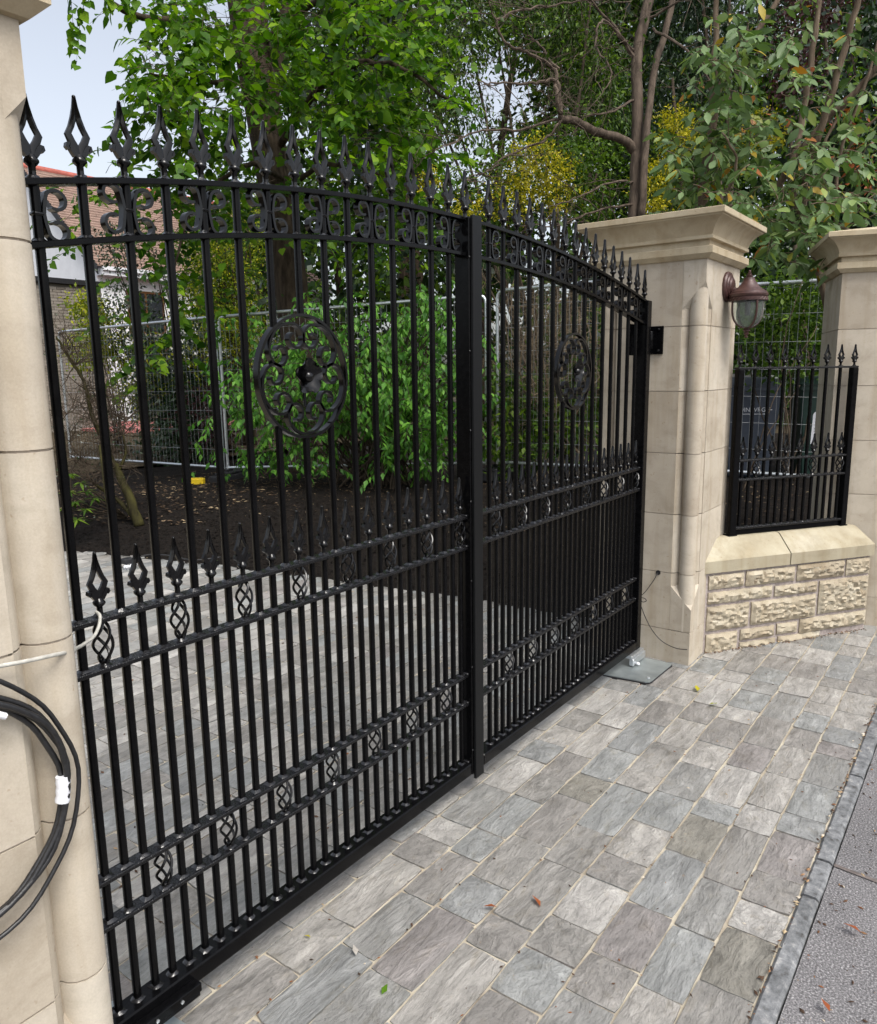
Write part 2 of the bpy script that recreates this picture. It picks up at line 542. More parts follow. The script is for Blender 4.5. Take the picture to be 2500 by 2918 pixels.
def single(name, mb, mat, loc, smooth=False):
    mb.v = [(x - loc[0], y - loc[1], z - loc[2]) for x, y, z in mb.v]
    return put(name, mb.mesh(name, smooth), mat, None, loc)


def xf(mb, T):
    mb.v = [tuple(T @ Vector(p)) for p in mb.v]


def sstep(a, b, x):
    t = min(1, max(0, (x - a) / (b - a)))
    return t * t * (3 - 2 * t)


# ------------------------------------------------------------------ ground
EDGE = [(-3.0, 6.6), (-0.71, 4.76), (0.0, 3.76), (0.30, 3.72), (0.84, 3.65), (1.45, 3.62), (2.28, 3.50), (4.03, 3.19), (5.45, 2.83), (6.5, 2.25), (7.5, 1.0), (8.4, -1.5), (9, -5), (10, -9)]


def edge_x(y):
    for (a, xa), (b, xb) in zip(EDGE, EDGE[1:]):
        if y <= b:
            t = (y - a) / (b - a)
            return xa + (xb - xa) * max(0, t)
    return -9


def bed_z(x, y):
    H = np.interp(y, [-3, 0, 3, 7, 11, 16], [0.50, 0.46, 0.34, 0.22, 0.20, 0.20])
    t = x - edge_x(y)
    z = 0.012 + H * sstep(0.0, 2.4, t)
    return z


gmb = MB()
gmb.box(-40, 60, -60, 60, -0.6, -0.045)
ground = single('ground', gmb, 'soil', (0, 0, 0))
ground['kind'] = 'structure'

amb = MB()
nx, ny = 2, 2
amb.add([(-30, -30, -0.012), (40, -30, -0.012), (40, -1.262, -0.012), (-30, -1.262, -0.012)], [(0, 1, 2, 3)])
road = single('road', amb, 'asphalt', (0, 0, 0))
road['kind'] = 'structure'
rs = MB()   # the trench scar across the tarmac and the grit caught along the kerb
rs.add([(1.80, -1.262, -0.008), (1.817, -1.262, -0.008), (1.645, -3.0, -0.008), (1.63, -3.0, -0.008)], [(0, 1, 2, 3)])
part('tarmac_seam', rs, 'seam', road)

# kerb
kerb = put('kerb', None)
kerb['kind'] = 'structure'
kx = [-3.2, -2.2, -1.25, -0.35, 0.60, 1.574, 1.794, 2.463, 3.25, 4.1, 5.0, 6.0]
for a, b in zip(kx, kx[1:]):
    k = MB()
    n = 10
    rings = []
    for i in range(n + 1):
        x = a + 0.006 + (b - a - 0.012) * i / n
        j = lambda s: s * (mnoise.noise(Vector((x * 9, s * 900, 3.1))) * 0.004)
        ya, yb = -1.258 + 0.004 * mnoise.noise(Vector((x * 8, 0, 1))), -1.204 + 0.004 * mnoise.noise(Vector((x * 8, 5, 1)))
        zt = 0.004 + 0.003 * mnoise.noise(Vector((x * 6, 9, 2)))
        rings.append([(x, ya, -0.1), (x, ya, zt - 0.008), (x, ya + 0.009, zt), (x, yb - 0.008, zt), (x, yb, zt - 0.008), (x, yb, -0.1)])
    k.loft(rings, True, True)
    part('kerb_stone', k, 'kerb', kerb, smooth=30)

# sand bed under the setts
sb = MB()
sb.box(-3.2, 6.0, -1.205, 9.5, -0.04, -0.0085)
paving = single('paving', sb, 'sand', (0, 0, 0))
paving['kind'] = 'structure'


def sett_mesh(seed, nx=6, ny=4):
    """A riven sett, one unit long and wide: uneven outline, domed and flaked top, sides going down."""
    r = random.Random(seed)
    m = MB()
    off = seed * 13.7
    grid = []
    for j in range(ny + 1):
        row = []
        for i in range(nx + 1):
            x, y = i / nx - 0.5, j / ny - 0.5
            ex, ey = abs(x) * 2, abs(y) * 2
            z = 0.0016 * mnoise.noise(Vector((x * 3 + off, y * 3, 0))) + 0.0010 * mnoise.noise(Vector((x * 8 + off, y * 8, 4)))
            edge = max(ex, ey)
            if edge > 0.99:
                z -= 0.0035
            px = x + (0.016 * mnoise.noise(Vector((off, y * 5, 8))) if ex > 0.9 else 0)
            py = y + (0.024 * mnoise.noise(Vector((x * 5, off, 2))) if ey > 0.9 else 0)
            if ex > 0.99 and ey > 0.99:
                px *= 0.975
                py *= 0.965
            row.append((px, py, z))
        grid.append(row)
    n0 = len(m.v)
    m.add([p for row in grid for p in row], [(j * (nx + 1) + i, j * (nx + 1) + i + 1, (j + 1) * (nx + 1) + i + 1, (j + 1) * (nx + 1) + i) for j in range(ny) for i in range(nx)])
    rim = [(i, 0) for i in range(nx)] + [(nx, j) for j in range(ny)] + [(i, ny) for i in range(nx, 0, -1)] + [(0, j) for j in range(ny, 0, -1)]
    ids = [j * (nx + 1) + i for i, j in rim]
    b0 = len(m.v)
    for i in ids:
        x, y, z = m.v[i]
        m.v.append((x * 1.01, y * 1.01, -0.012))
    for q in range(len(ids)):
        r2 = (q + 1) % len(ids)
        m.f.append((ids[r2], ids[q], b0 + q, b0 + r2))
    return m


SETT = [sett_mesh(i) for i in range(14)]
SETT_ME = [s.mesh('sett', smooth=35) for s in SETT]
# courses run along the gate; their lines measured at -0.01, -0.16, -0.30, -0.45, -0.60 ...
lines = [-1.203, -1.052, -0.921, -0.768, -0.604, -0.452, -0.297, -0.163, -0.012]
while lines[-1] < 8.6:
    lines.append(lines[-1] + rnd.uniform(0.142, 0.158))
setts = []
wall_a, wall_d = np.array([3.496, -0.289]), np.array([0.81654, -0.57729])
wall_in = np.array([0.57729, 0.81654])
for y0, y1 in zip(lines, lines[1:]):
    ym = (y0 + y1) / 2
    if ym < 0:
        x, xe = -1.5 + rnd.uniform(0, 0.2), 5.4
    else:
        x = -0.82 + 0.5 * (ym + 1.58) - 0.45 + rnd.uniform(0, 0.2)
        xe = edge_x(ym) + 0.05
        if ym < 0.3:
            xe = 3.3
    while x < xe:
        L = rnd.choice([0.15, 0.19, 0.22, 0.25, 0.28, 0.33]) + rnd.uniform(-0.02, 0.02)
        cx = x + L / 2
        rel = (np.array([cx, ym]) - wall_a) @ wall_in
        if not (ym < 0 and rel > 0.12 and cx > 3.3) and not (ym < 0 and cx > 4.75):
            d = np.array([cx, ym, 0]) - CAM
            depth = d @ F_
            u = 1250 + FPX * (d @ R_) / depth if depth > 0 else -1
            v = 1459 - FPX * (d @ U_) / depth if depth > 0 else -1
            hid = u < 330 and v > 1300 and ym < -0.2
            vis = depth > 0.3 and -150 < u < 2650 and v < 3150 and not hid
            setts.append((0 if vis else 1, depth, cx, ym, L, y1 - y0))
        x += L
setts.sort()
joined = MB()
for q, (hid, dep, cx, cy, L, wd) in enumerate(setts):
    s = rnd.randrange(14)
    sx, sy = L - rnd.uniform(0.003, 0.006), wd - rnd.uniform(0.005, 0.011)
    dz = rnd.uniform(-0.0015, 0.002)
    flip = rnd.random() < 0.5
    rz = math.radians(rnd.uniform(-0.6, 0.6)) + (math.pi if flip else 0)
    if q < 300 and not hid:
        put('sett', SETT_ME[s], 'sett', paving, (cx, cy, dz), (rnd.uniform(-.004, .004), rnd.uniform(-.004, .004), rz), (sx, sy, 1))
    else:
        c, sn = (-1 if flip else 1), 0
        src = SETT[s]
        joined.add([(cx + c * x * sx, cy + c * y * sy, z + dz) for x, y, z in src.v], src.f)
part('distant_setts', joined, 'sett', paving, smooth=35, kind='stuff')

# mulch bed rising from the drive edge
mb = MB()
ys = np.concatenate([np.linspace(-1.19, 6.6, 140), np.linspace(6.75, 9.9, 24)])
ts = np.concatenate([np.linspace(-0.04, 3.2, 84), np.linspace(3.35, 11, 36)])
rows = []
for y in ys:
    for t in ts:
        x = edge_x(y) + t
        fr = sstep(0, 0.15, t)
        h = mnoise.fractal(Vector((x * 5, y * 5, 0)), 1.0, 2.0, 4) * 0.016 + mnoise.noise(Vector((x * 22, y * 22, 1))) * 0.010
        x += (mnoise.noise(Vector((0.3, y * 6, 7))) * 0.045 + mnoise.noise(Vector((0.3, y * 19, 3))) * 0.02) * (1 - sstep(0, 0.5, t))
        rows.append((x, y, bed_z(x, y) + (h + 0.012) * fr - 0.016 * (1 - fr)))
nt_ = len(ts)
mb.add(rows, [(j * nt_ + i, j * nt_ + i + 1, (j + 1) * nt_ + i + 1, (j + 1) * nt_ + i) for j in range(len(ys) - 1) for i in range(nt_ - 1)])
mulch = single('mulch_bed', mb, 'mulch', (0, 0, 0), smooth='all')
mulch['kind'] = 'structure'

lm = MB()
g = []
X_, Y_ = np.linspace(-8, 34, 60), np.linspace(9.6, 40, 44)
for y in Y_:
    for x in X_:
        g.append((x, y, 0.20 + 0.03 * mnoise.noise(Vector((x * .8, y * .8, 2)))))
lm.add(g, [(j * 60 + i, j * 60 + i + 1, (j + 1) * 60 + i + 1, (j + 1) * 60 + i) for j in range(43) for i in range(59)])
g = []
X_, Y_ = np.linspace(12, 40, 30), np.linspace(-14, 9.8, 26)
for y in Y_:
    for x in X_:
        g.append((x, y, 0.26 + 0.03 * mnoise.noise(Vector((x * .8, y * .8, 2)))))
lm.add(g, [(j * 30 + i, j * 30 + i + 1, (j + 1) * 30 + i + 1, (j + 1) * 30 + i) for j in range(25) for i in range(29)])
gs = single('garden_ground', lm, 'soil', (0, 0, 0), smooth='all')
gs['kind'] = 'structure'


def chips(n, xr, yr, size, name, mat, seed, dens=None, flat=True):
    r = np.random.default_rng(seed)
    V = []
    Fc = []
    k = 0
    while k < n:
        y = r.uniform(*yr)
        t = r.uniform(*xr)
        if dens and r.random() > dens(t, y):
            continue
        x = edge_x(y) + t
        z = bed_z(x, y) + 0.012 + r.uniform(0, 0.014)
        L = size * r.uniform(0.5, 1.6)
        wd = L * r.uniform(0.25, 0.6)
        a = r.uniform(0, 6.28)
        ca, sa = math.cos(a), math.sin(a)
        tl = r.uniform(-0.5, 0.5)
        o = len(V)
        for px, py in ((-L, -wd), (L, -wd * .6), (L * .8, wd), (-L * .9, wd * .7)):
            V.append((x + px * ca - py * sa, y + px * sa + py * ca, z + px * tl * 0.5 + r.uniform(-.002, .002)))
        V.append((x, y, z + wd * 0.5))
        Fc += [(o, o + 1, o + 4), (o + 1, o + 2, o + 4), (o + 2, o + 3, o + 4), (o + 3, o, o + 4)]
        k += 1
    m = MB()
    m.v, m.f = V, Fc
    ob = put(name, m.mesh(name, fix=False), mat)
    ob['kind'] = 'stuff'
    return ob


chips(5200, (0.5, 3.6), (-1.1, 8.5), 0.011, 'wood_chippings', 'chip', 3, lambda t, y: 0.04 + 0.9 * sstep(0.7, 2.0, t))
chips(2600, (0.9, 5.5), (5.0, 9.9), 0.022, 'dead_leaf_litter', 'chip', 4)
chips(6200, (-0.05, 1.9), (-0.5, 7.5), 0.014, 'mulch_clods', 'clod', 5)

# ------------------------------------------------------------------ stone gate pillars
PW = 0.585
JZ = [0.0, 0.186, 0.513, 0.843, 1.178, 1.510, 1.847, 2.178]


def corner_profile(n=12):
    """From a point on one face round to the other: cavetto hollow, bowtell roll, cavetto. Local (a, b), corner at 0,0."""
    c, r = 0.044, 0.045
    cav = [(0.118, 0.0), (0.1175, 0.005), (0.108, 0.010), (0.098, 0.021), (0.091, 0.035)]
    arc = []
    a0, a1 = math.radians(-9), math.radians(-261)
    for i in range(n + 1):
        a = a0 + (a1 - a0) * i / n
        arc.append((c + r * math.cos(a), c + r * math.sin(a)))
    return cav + arc + [(b, a) for a, b in reversed(cav)]


CP = corner_profile()


def plan(full=True, inset=0.0, rolls=(0, 1, 2, 3)):
    """Plan of the shaft, (u, v) from the gate-side road corner."""
    W_ = PW
    pts = []
    if full:
        # corner 0 (0,0): faces v then u -> from (0, .118) round to (.118, 0)
        c0 = [(b, a) for a, b in CP]
        c1 = [(W_ - a, b) for a, b in CP]
        c2 = [(W_ - b, W_ - a) for a, b in CP]
        c3 = [(a, W_ - b) for a, b in CP]
        sq = [(0, 0), (W_, 0), (W_, W_), (0, W_)]
        pts = [p_ for k_, c_ in enumerate((c0, c1, c2, c3)) for p_ in (c_ if k_ in rolls else [sq[k_]])]
    else:
        pts = [(0, 0), (W_, 0), (W_, W_), (0, W_)]
    if inset:
        pts = [(PW / 2 + (x - PW / 2) * (1 - inset), PW / 2 + (y - PW / 2) * (1 - inset)) for x, y in pts]
    return pts


def stop(m, zA, zC, zend, rolls=(0, 1, 2, 3)):
    """Broached stop filling the corner notch at each corner."""
    for k in rolls:
        def tr(a, b):
            return [(a, b), (PW - a, b), (PW - a, PW - b), (a, PW - b)][k]
        A, Cc, B = tr(0.119, 0), tr(0, 0), tr(0, 0.119)
        I = tr(0.125, 0.125)
        z = lambda p, zz: (p[0], p[1], zz)
        zi = zA + (zA - zC)
        q = [z(A, zA), z(Cc, zC), z(B, zA), z(I, zi)]
        e = [z(A, zend), z(Cc, zend), z(B, zend), z(I, zend)]
        m.add(q + e, [(0, 1, 2), (0, 2, 3), (4, 6, 5), (4, 7, 6), (0, 4, 5, 1), (1, 5, 6, 2)])


def cap_rings():
    return [(0.0, 2.176), (0.012, 2.178), (0.036, 2.200), (0.036, 2.232), (0.034, 2.235), (0.012, 2.238), (0.012, 2.264), (0.014, 2.266), (0.032, 2.268), (0.034, 2.270), (0.034, 2.284),
            (0.030, 2.287), (0.032, 2.296), (0.038, 2.312), (0.048, 2.330), (0.061, 2.346), (0.076, 2.359), (0.092, 2.368), (0.094, 2.372), (0.104, 2.374), (0.106, 2.377), (0.106, 2.402), (0.104, 2.404)]


def pillar(label, T, base, rolls=(0, 1, 2, 3)):
    root = thing('gate_pillar', label, 'stone pillar', base, 'ashlar pillars of the entrance')
    core = MB()
    e_ = 0.0045
    core.prism([p_ for k_ in range(4) for p_ in ([[(e_, .125), (.112, .125), (.125, .112), (.125, e_)], [(PW - .125, e_), (PW - .125, .112), (PW - .112, .125), (PW - e_, .125)], [(PW - e_, PW - .125), (PW - .112, PW - .125), (PW - .125, PW - .112), (PW - .125, PW - e_)], [(.125, PW - e_), (.125, PW - .112), (.112, PW - .125), (e_, PW - .125)]][k_] if k_ in rolls else [[(e_, e_), (PW - e_, e_), (PW - e_, PW - e_), (e_, PW - e_)][k_]])], 0.0, 2.17)
    for cx, cy in ((.044, .044), (PW - .044, .044), (PW - .044, PW - .044), (.044, PW - .044)):
        core.lathe([(0.0415, 0.0), (0.0415, 2.17)], (cx, cy, 0), 14)
    for z in (0.180, 0.186):
        pass
    xf(core, T)
    part('joint_mortar', core, 'joint', root)
    for i in range(7):
        z0, z1 = JZ[i] + (0.0022 if i else -0.03), JZ[i + 1] - 0.0022
        b = MB()
        if i == 0:
            b.prism(plan(False), z0, z1)
        elif i == 1:
            b.prism(plan(rolls=rolls), z0, z1)
            stop(b, 0.439, 0.317, z0, rolls)
        elif i == 6:
            b.prism(plan(rolls=rolls), z0, z1)
            stop(b, 1.935, 2.066, z1, rolls)
        else:
            b.prism(plan(rolls=rolls), z0, z1)
        xf(b, T)
        part('ashlar_block', b, 'stone', root, smooth=32)
    for nm, rg in (('necking', cap_rings()[:8]), ('cap', cap_rings()[7:])):
        c = MB()
        rings = [[(-p, -p, z), (PW + p, -p, z), (PW + p, PW + p, z), (-p, PW + p, z)] for p, z in rg]
        if nm == 'cap':
            rings.append([(PW / 2 - .004, PW / 2 - .004, 2.478), (PW / 2 + .004, PW / 2 - .004, 2.478), (PW / 2 + .004, PW / 2 + .004, 2.478), (PW / 2 - .004, PW / 2 + .004, 2.478)])
        # subdivide each side so shading stays even
        c.loft(rings, True, True)
        xf(c, T)
        part(nm, c, 'cap', root, smooth=24)
    return root


PX, PY = 3.254, -0.285
T1 = Matrix.Translation((PX, PY, 0))
pillar('stone gate pillar carrying the bronze lantern, black hinge plate on its gate face', T1, (PX + PW / 2, PY + PW / 2, 0))
LX = -0.147
T2 = Matrix.Translation((LX, PY - 0.006, 0)) @ Matrix.Scale(-1, 4, (1, 0, 0))
pillar('stone gate pillar nearest the viewer with a black cable coil hung on it', T2, (LX - PW / 2, PY + PW / 2, 0))
# end pillar beyond the railings, turned with the splayed wall
wa = Vector((3.496, -0.289, 0))
wd_ = Vector((0.81654, -0.57729, 0))
wi = Vector((0.57729, 0.81654, 0))
Bp = wa + wd_ * 1.216
ang = math.radians(-71)
d2 = Vector((math.cos(ang), math.sin(ang), 0))
n2 = Vector((-d2.y, d2.x, 0))      # into the stone
org = Bp + n2 * 0.07 + d2 * 0.309
T3 = Matrix(((n2.x, -d2.x, 0, org.x), (n2.y, -d2.y, 0, org.y), (0, 0, 1, 0), (0, 0, 0, 1)))
cc3 = T3 @ Vector((PW / 2, PW / 2, 0))
pillar('stone end pillar where the low wall and railings stop', T3, (cc3.x, cc3.y, 0), rolls=(0, 1))

# ------------------------------------------------------------------ low splayed wall
wroot = thing('dwarf_wall', 'low rubble stone wall with a sloped coping under black railings', 'wall', (3.98, -0.55, 0))
TW = Matrix(((wd_.x, wi.x, 0, wa.x), (wd_.y, wi.y, 0, wa.y), (0, 0, 1, 0), (0, 0, 0, 1)))   # (s, off, z)
wb = MB()
wb.prism([(-0.12, 0.006), (1.204, 0.006), (1.07, 0.29), (-0.12, 0.29)], -0.04, 0.472)
xf(wb, TW)
part('wall_mortar', wb, 'mortar', wroot)


def rock_face(s0, s1, z0, z1, seed, bulge=0.018):
    m = MB()
    nx = max(6, int((s1 - s0) / 0.011))
    nz = max(5, int((z1 - z0) / 0.009))
    grid = []
    o = seed * 5.3
    for j in range(nz + 1):
        for i in range(nx + 1):
            fx, fz = i / nx, j / nz
            s, z = s0 + (s1 - s0) * fx, z0 + (z1 - z0) * fz
            e = min(min(fx, 1 - fx) * (s1 - s0), min(fz, 1 - fz) * (z1 - z0))
            lift = sstep(0, 0.022, e)
            q = Vector((s * 24 + o, z * 30, o))
            n = 1.1 * mnoise.fractal(q * 1.3, 0.7, 2.1, 5) + 0.8 * (0.5 - abs(mnoise.noise(q * 1.1))) + 0.5 * mnoise.noise(q * 3.1)
            dep = -lift * (bulge * 0.75 + 0.014 * n) - 0.002
            edge_w = (1 - lift) * 0.004
            ds = edge_w * mnoise.noise(Vector((z * 40, o, 1)))
            dzz = edge_w * mnoise.noise(Vector((s * 40, o, 5)))
            grid.append((s + ds, dep, z + dzz))
    m.add(grid, [(j * (nx + 1) + i, j * (nx + 1) + i + 1, (j + 1) * (nx + 1) + i + 1, (j + 1) * (nx + 1) + i) for j in range(nz) for i in range(nx)])
    rim = [(i, 0) for i in range(nx)] + [(nx, j) for j in range(nz)] + [(i, nz) for i in range(nx, 0, -1)] + [(0, j) for j in range(nz, 0, -1)]
    ids = [j * (nx + 1) + i for i, j in rim]
    b0 = len(m.v)
    for i in ids:
        x, y, z = m.v[i]
        m.v.append((x, 0.03, z))
    for q in range(len(ids)):
        r2 = (q + 1) % len(ids)
        m.f.append((ids[r2], ids[q], b0 + q, b0 + r2))
    return m


WST = [(0.014, 0.262, 0.373, 0.460), (0.272, 0.630, 0.368, 0.462), (0.642, 1.004, 0.362, 0.466), (1.016, 1.205, 0.360, 0.466), (0.014, 0.470, 0.286, 0.360), (0.484, 0.806, 0.283, 0.352),
       (0.818, 1.205, 0.136, 0.350), (0.012, 0.310, 0.124, 0.274), (0.322, 0.804, 0.126, 0.272), (0.254, 0.504, 0.040, 0.110), (0.518, 0.674, 0.044, 0.114), (0.688, 1.206, 0.030, 0.124),
       (0.012, 0.236, -0.02, 0.108), (0.252, 0.515, -0.02, 0.030), (0.53, 0.85, -0.02, 0.032)]
for i, q in enumerate(WST):
    m = rock_face(q[0] + .003, q[1] - .003, q[2] + .003, q[3] - .003, seed=i + 1, bulge=0.012)
    xf(m, TW)
    part('wall_stone', m, 'rubble', wroot, smooth=28)
for s0, s1 in ((-0.10, 0.576), (0.581, 1.216)):
    m = MB()
    sec = [(-0.004, 0.473), (-0.012, 0.476), (-0.012, 0.545), (-0.006, 0.552), (0.088, 0.641), (0.098, 0.648), (0.112, 0.651), (0.19, 0.651), (0.20, 0.648), (0.312, 0.55), (0.312, 0.476), (0.30, 0.473)]
    e1 = lambda a_: s1 - (a_ * 0.50 if s1 > 1 else 0)
    m.loft([[(s0 + 0.0015, a, z) for a, z in sec], [(s0 + .004, a, z) for a, z in sec], [(e1(a) - .004, a, z) for a, z in sec], [(e1(a) - 0.0015, a, z) for a, z in sec]], True, True)
    xf(m, TW)
    part('coping_stone', m, 'coping', wroot, smooth=24)


# ------------------------------------------------------------------ ironwork pieces, shared by gates and railing
def finial_mesh():
    m = MB()
    m.lathe([(0.0085, 0.0), (0.0078, 0.012), (0.0078, 0.024), (0.013, 0.0285), (0.0160, 0.032), (0.0160, 0.036), (0.012, 0.041), (0.0085, 0.046)], seg=10)
    pr = [((0.0030, 0.156), (0.0, 0.156)), ((0.0062, 0.138), (0.0, 0.138)), ((0.0122, 0.117), (0.0, 0.115)), ((0.0192, 0.099), (0.0062, 0.0985)), ((0.0285, 0.083), (0.0138, 0.085)),
          ((0.0225, 0.069), (0.0075, 0.0735)), ((0.0135, 0.050), (0.0, 0.063)), ((0.0095, 0.042), (0.0, 0.042))]
    for sgn in (1, -1):
        rings = []
        for (ox, oz), (ix, iz) in pr:
            t = 0.0052
            rings.append([(sgn * ox, -t * .7, oz), (sgn * (ox * .5 + ix * .5), -t * 1.25, oz * .5 + iz * .5), (sgn * ix, -t * .7, iz), (sgn * ix, t * .7, iz), (sgn * (ox * .5 + ix * .5), t * 1.25, oz * .5 + iz * .5), (sgn * ox, t * .7, oz)])
        m.loft(rings, True, True)
        # side leaf curling outward
        path = [(sgn * 0.008, 0.043), (sgn * 0.0125, 0.050), (sgn * 0.018, 0.0585), (sgn * 0.0215, 0.0630), (sgn * 0.0250, 0.0625), (sgn * 0.0262, 0.0585), (sgn * 0.0240, 0.0555), (sgn * 0.0215, 0.0570)]
        m.ribbon(path, [0.009, 0.011, 0.011, 0.0105, 0.010, 0.009, 0.007, 0.005], -0.0068, 0.0068)
    m.lathe([(0.001, 0.1535), (0.0042, 0.1545), (0.0046, 0.1575), (0.003, 0.160), (0.0005, 0.161)], seg=8)
    return m.mesh('finial', smooth=50)


def basket_mesh(h=0.108, r=0.021, turns=0.95):
    m = MB()
    for k in range(4):
        pts, rad = [], []
        for i in range(17):
            t = i / 16
            rr = 0.004 + (r - 0.004) * math.sin(math.pi * t) ** 0.75
            a = k * math.pi / 2 + turns * 2 * math.pi * t * 0.62
            pts.append((rr * math.cos(a), rr * math.sin(a), 0.006 + (h - 0.012) * t))
            rad.append(0.0036)
        m.tube(pts, rad, 6)
    for z0, z1 in ((0.0, 0.014), (h - 0.014, h)):
        m.box(-0.0085, 0.0085, -0.0085, 0.0085, z0, z1, 0.002)
    return m.mesh('twist_basket', smooth=50)


def scroll_path(hh=0.054, w=0.030):
    """C scroll opening to +x: both ends roll inward."""
    pts = []
    cz, rr = hh - 0.0225, 0.0225
    # upper curl
    up = []
    for i in range(15):
        a = math.radians(-40 - (0) + i * 0) if False else None
    for i in range(17):
        t = i / 16
        a = math.radians(165 - 285 * t)
        r_ = rr * (1.0 - 0.30 * t ** 1.5)
        up.append((0.030 - 0.004 * t + r_ * math.cos(a) * 1.05, cz + r_ * math.sin(a) - 0.002 * t))
    mid = [(0.0035, 0.020), (0.0008, 0.0), (0.0035, -0.020)]
    return list(reversed(up)) + mid + [(x, -z) for x, z in up]


def scroll_mesh(sgn=1):
    m = MB()
    p = [(sgn * (x + 0.0105), z) for x, z in scroll_path()]
    m.ribbon(p, [0.0072 if 0 < k < len(p) - 1 else 0.005 for k in range(len(p))], -0.0095, 0.0095)
    m.box(-0.011 if sgn < 0 else -0.010, 0.010 if sgn < 0 else 0.011, -0.011, 0.011, -0.004, 0.004, 0.002)
    return m.mesh('scroll', smooth=40)


def bar_mesh(wd=0.0165):
    """A square bar one unit tall with rounded arrises."""
    m = MB()
    h, c = wd / 2, 0.0026
    ring = lambda z: [(-h + c, -h, z), (h - c, -h, z), (h, -h + c, z), (h, h - c, z), (h - c, h, z), (-h + c, h, z), (-h, h - c, z), (-h, -h + c, z)]
    m.loft([ring(0), ring(1)], True, True)
    return m.mesh('bar', smooth=50)


FIN, BASK, SCR_R, SCR_L, BAR = finial_mesh(), basket_mesh(), scroll_mesh(1), scroll_mesh(-1), bar_mesh()
for me in (FIN, BASK, SCR_R, SCR_L):
    me.materials.append(M['cast'])
BAR.materials.append(M['gate'])


def weld(m, x, y, z, r=0.0115):
    """Lumpy fillet of weld and paint round a bar where it meets a rail."""
    rr = random.Random(int(x * 9173 + z * 7919 + y * 31))
    n = 10
    lo, hi = [], []
    for k in range(n):
        a = 2 * math.pi * k / n
        q = 1.0 / max(abs(math.cos(a)), abs(math.sin(a)))
        q = min(q, 1.25)
        e = r * q * rr.uniform(1.05, 1.5)
        lo.append((x + e * math.cos(a), y + e * math.sin(a), z))
        e2 = 0.0088 * q
        hi.append((x + e2 * math.cos(a), y + e2 * math.sin(a), z + rr.uniform(0.004, 0.008)))
    m.loft([lo, hi], False, True)


def arch(x):
    return 2.148 - (0.0656 if x < 1.463 else 0.0610) * (x - 1.463) ** 2


ZB, ZC, ZD, ZE, ZF = 1.105, 0.990, 0.489, 0.373, 0.126
RT = 0.011     # rail thickness


def medallion_scroll(cx, cz, a0, R):
    """One C scroll of the five in the medallion: its back hugs the ring, both ends tighten into curls."""
    p, q, ph = R - 0.0085, 0.0, 0.0
    half = [(p, q)]
    for rad, sweep, n in ((0.078, 46, 7), (0.042, 64, 8), (0.0265, 180, 14), (0.0155, 105, 8)):
        for _ in range(n):
            dph = math.radians(sweep) / n
            ph += dph / 2
            q += rad * dph * math.cos(ph)
            p -= rad * dph * math.sin(ph)
            ph += dph / 2
            half.append((p, q))
    path = [(a, -b) for a, b in reversed(half[1:])] + half
    ca, sa = math.cos(a0), math.sin(a0)
    return [(cx + a * ca - b * sa, cz + a * sa + b * ca) for a, b in path]


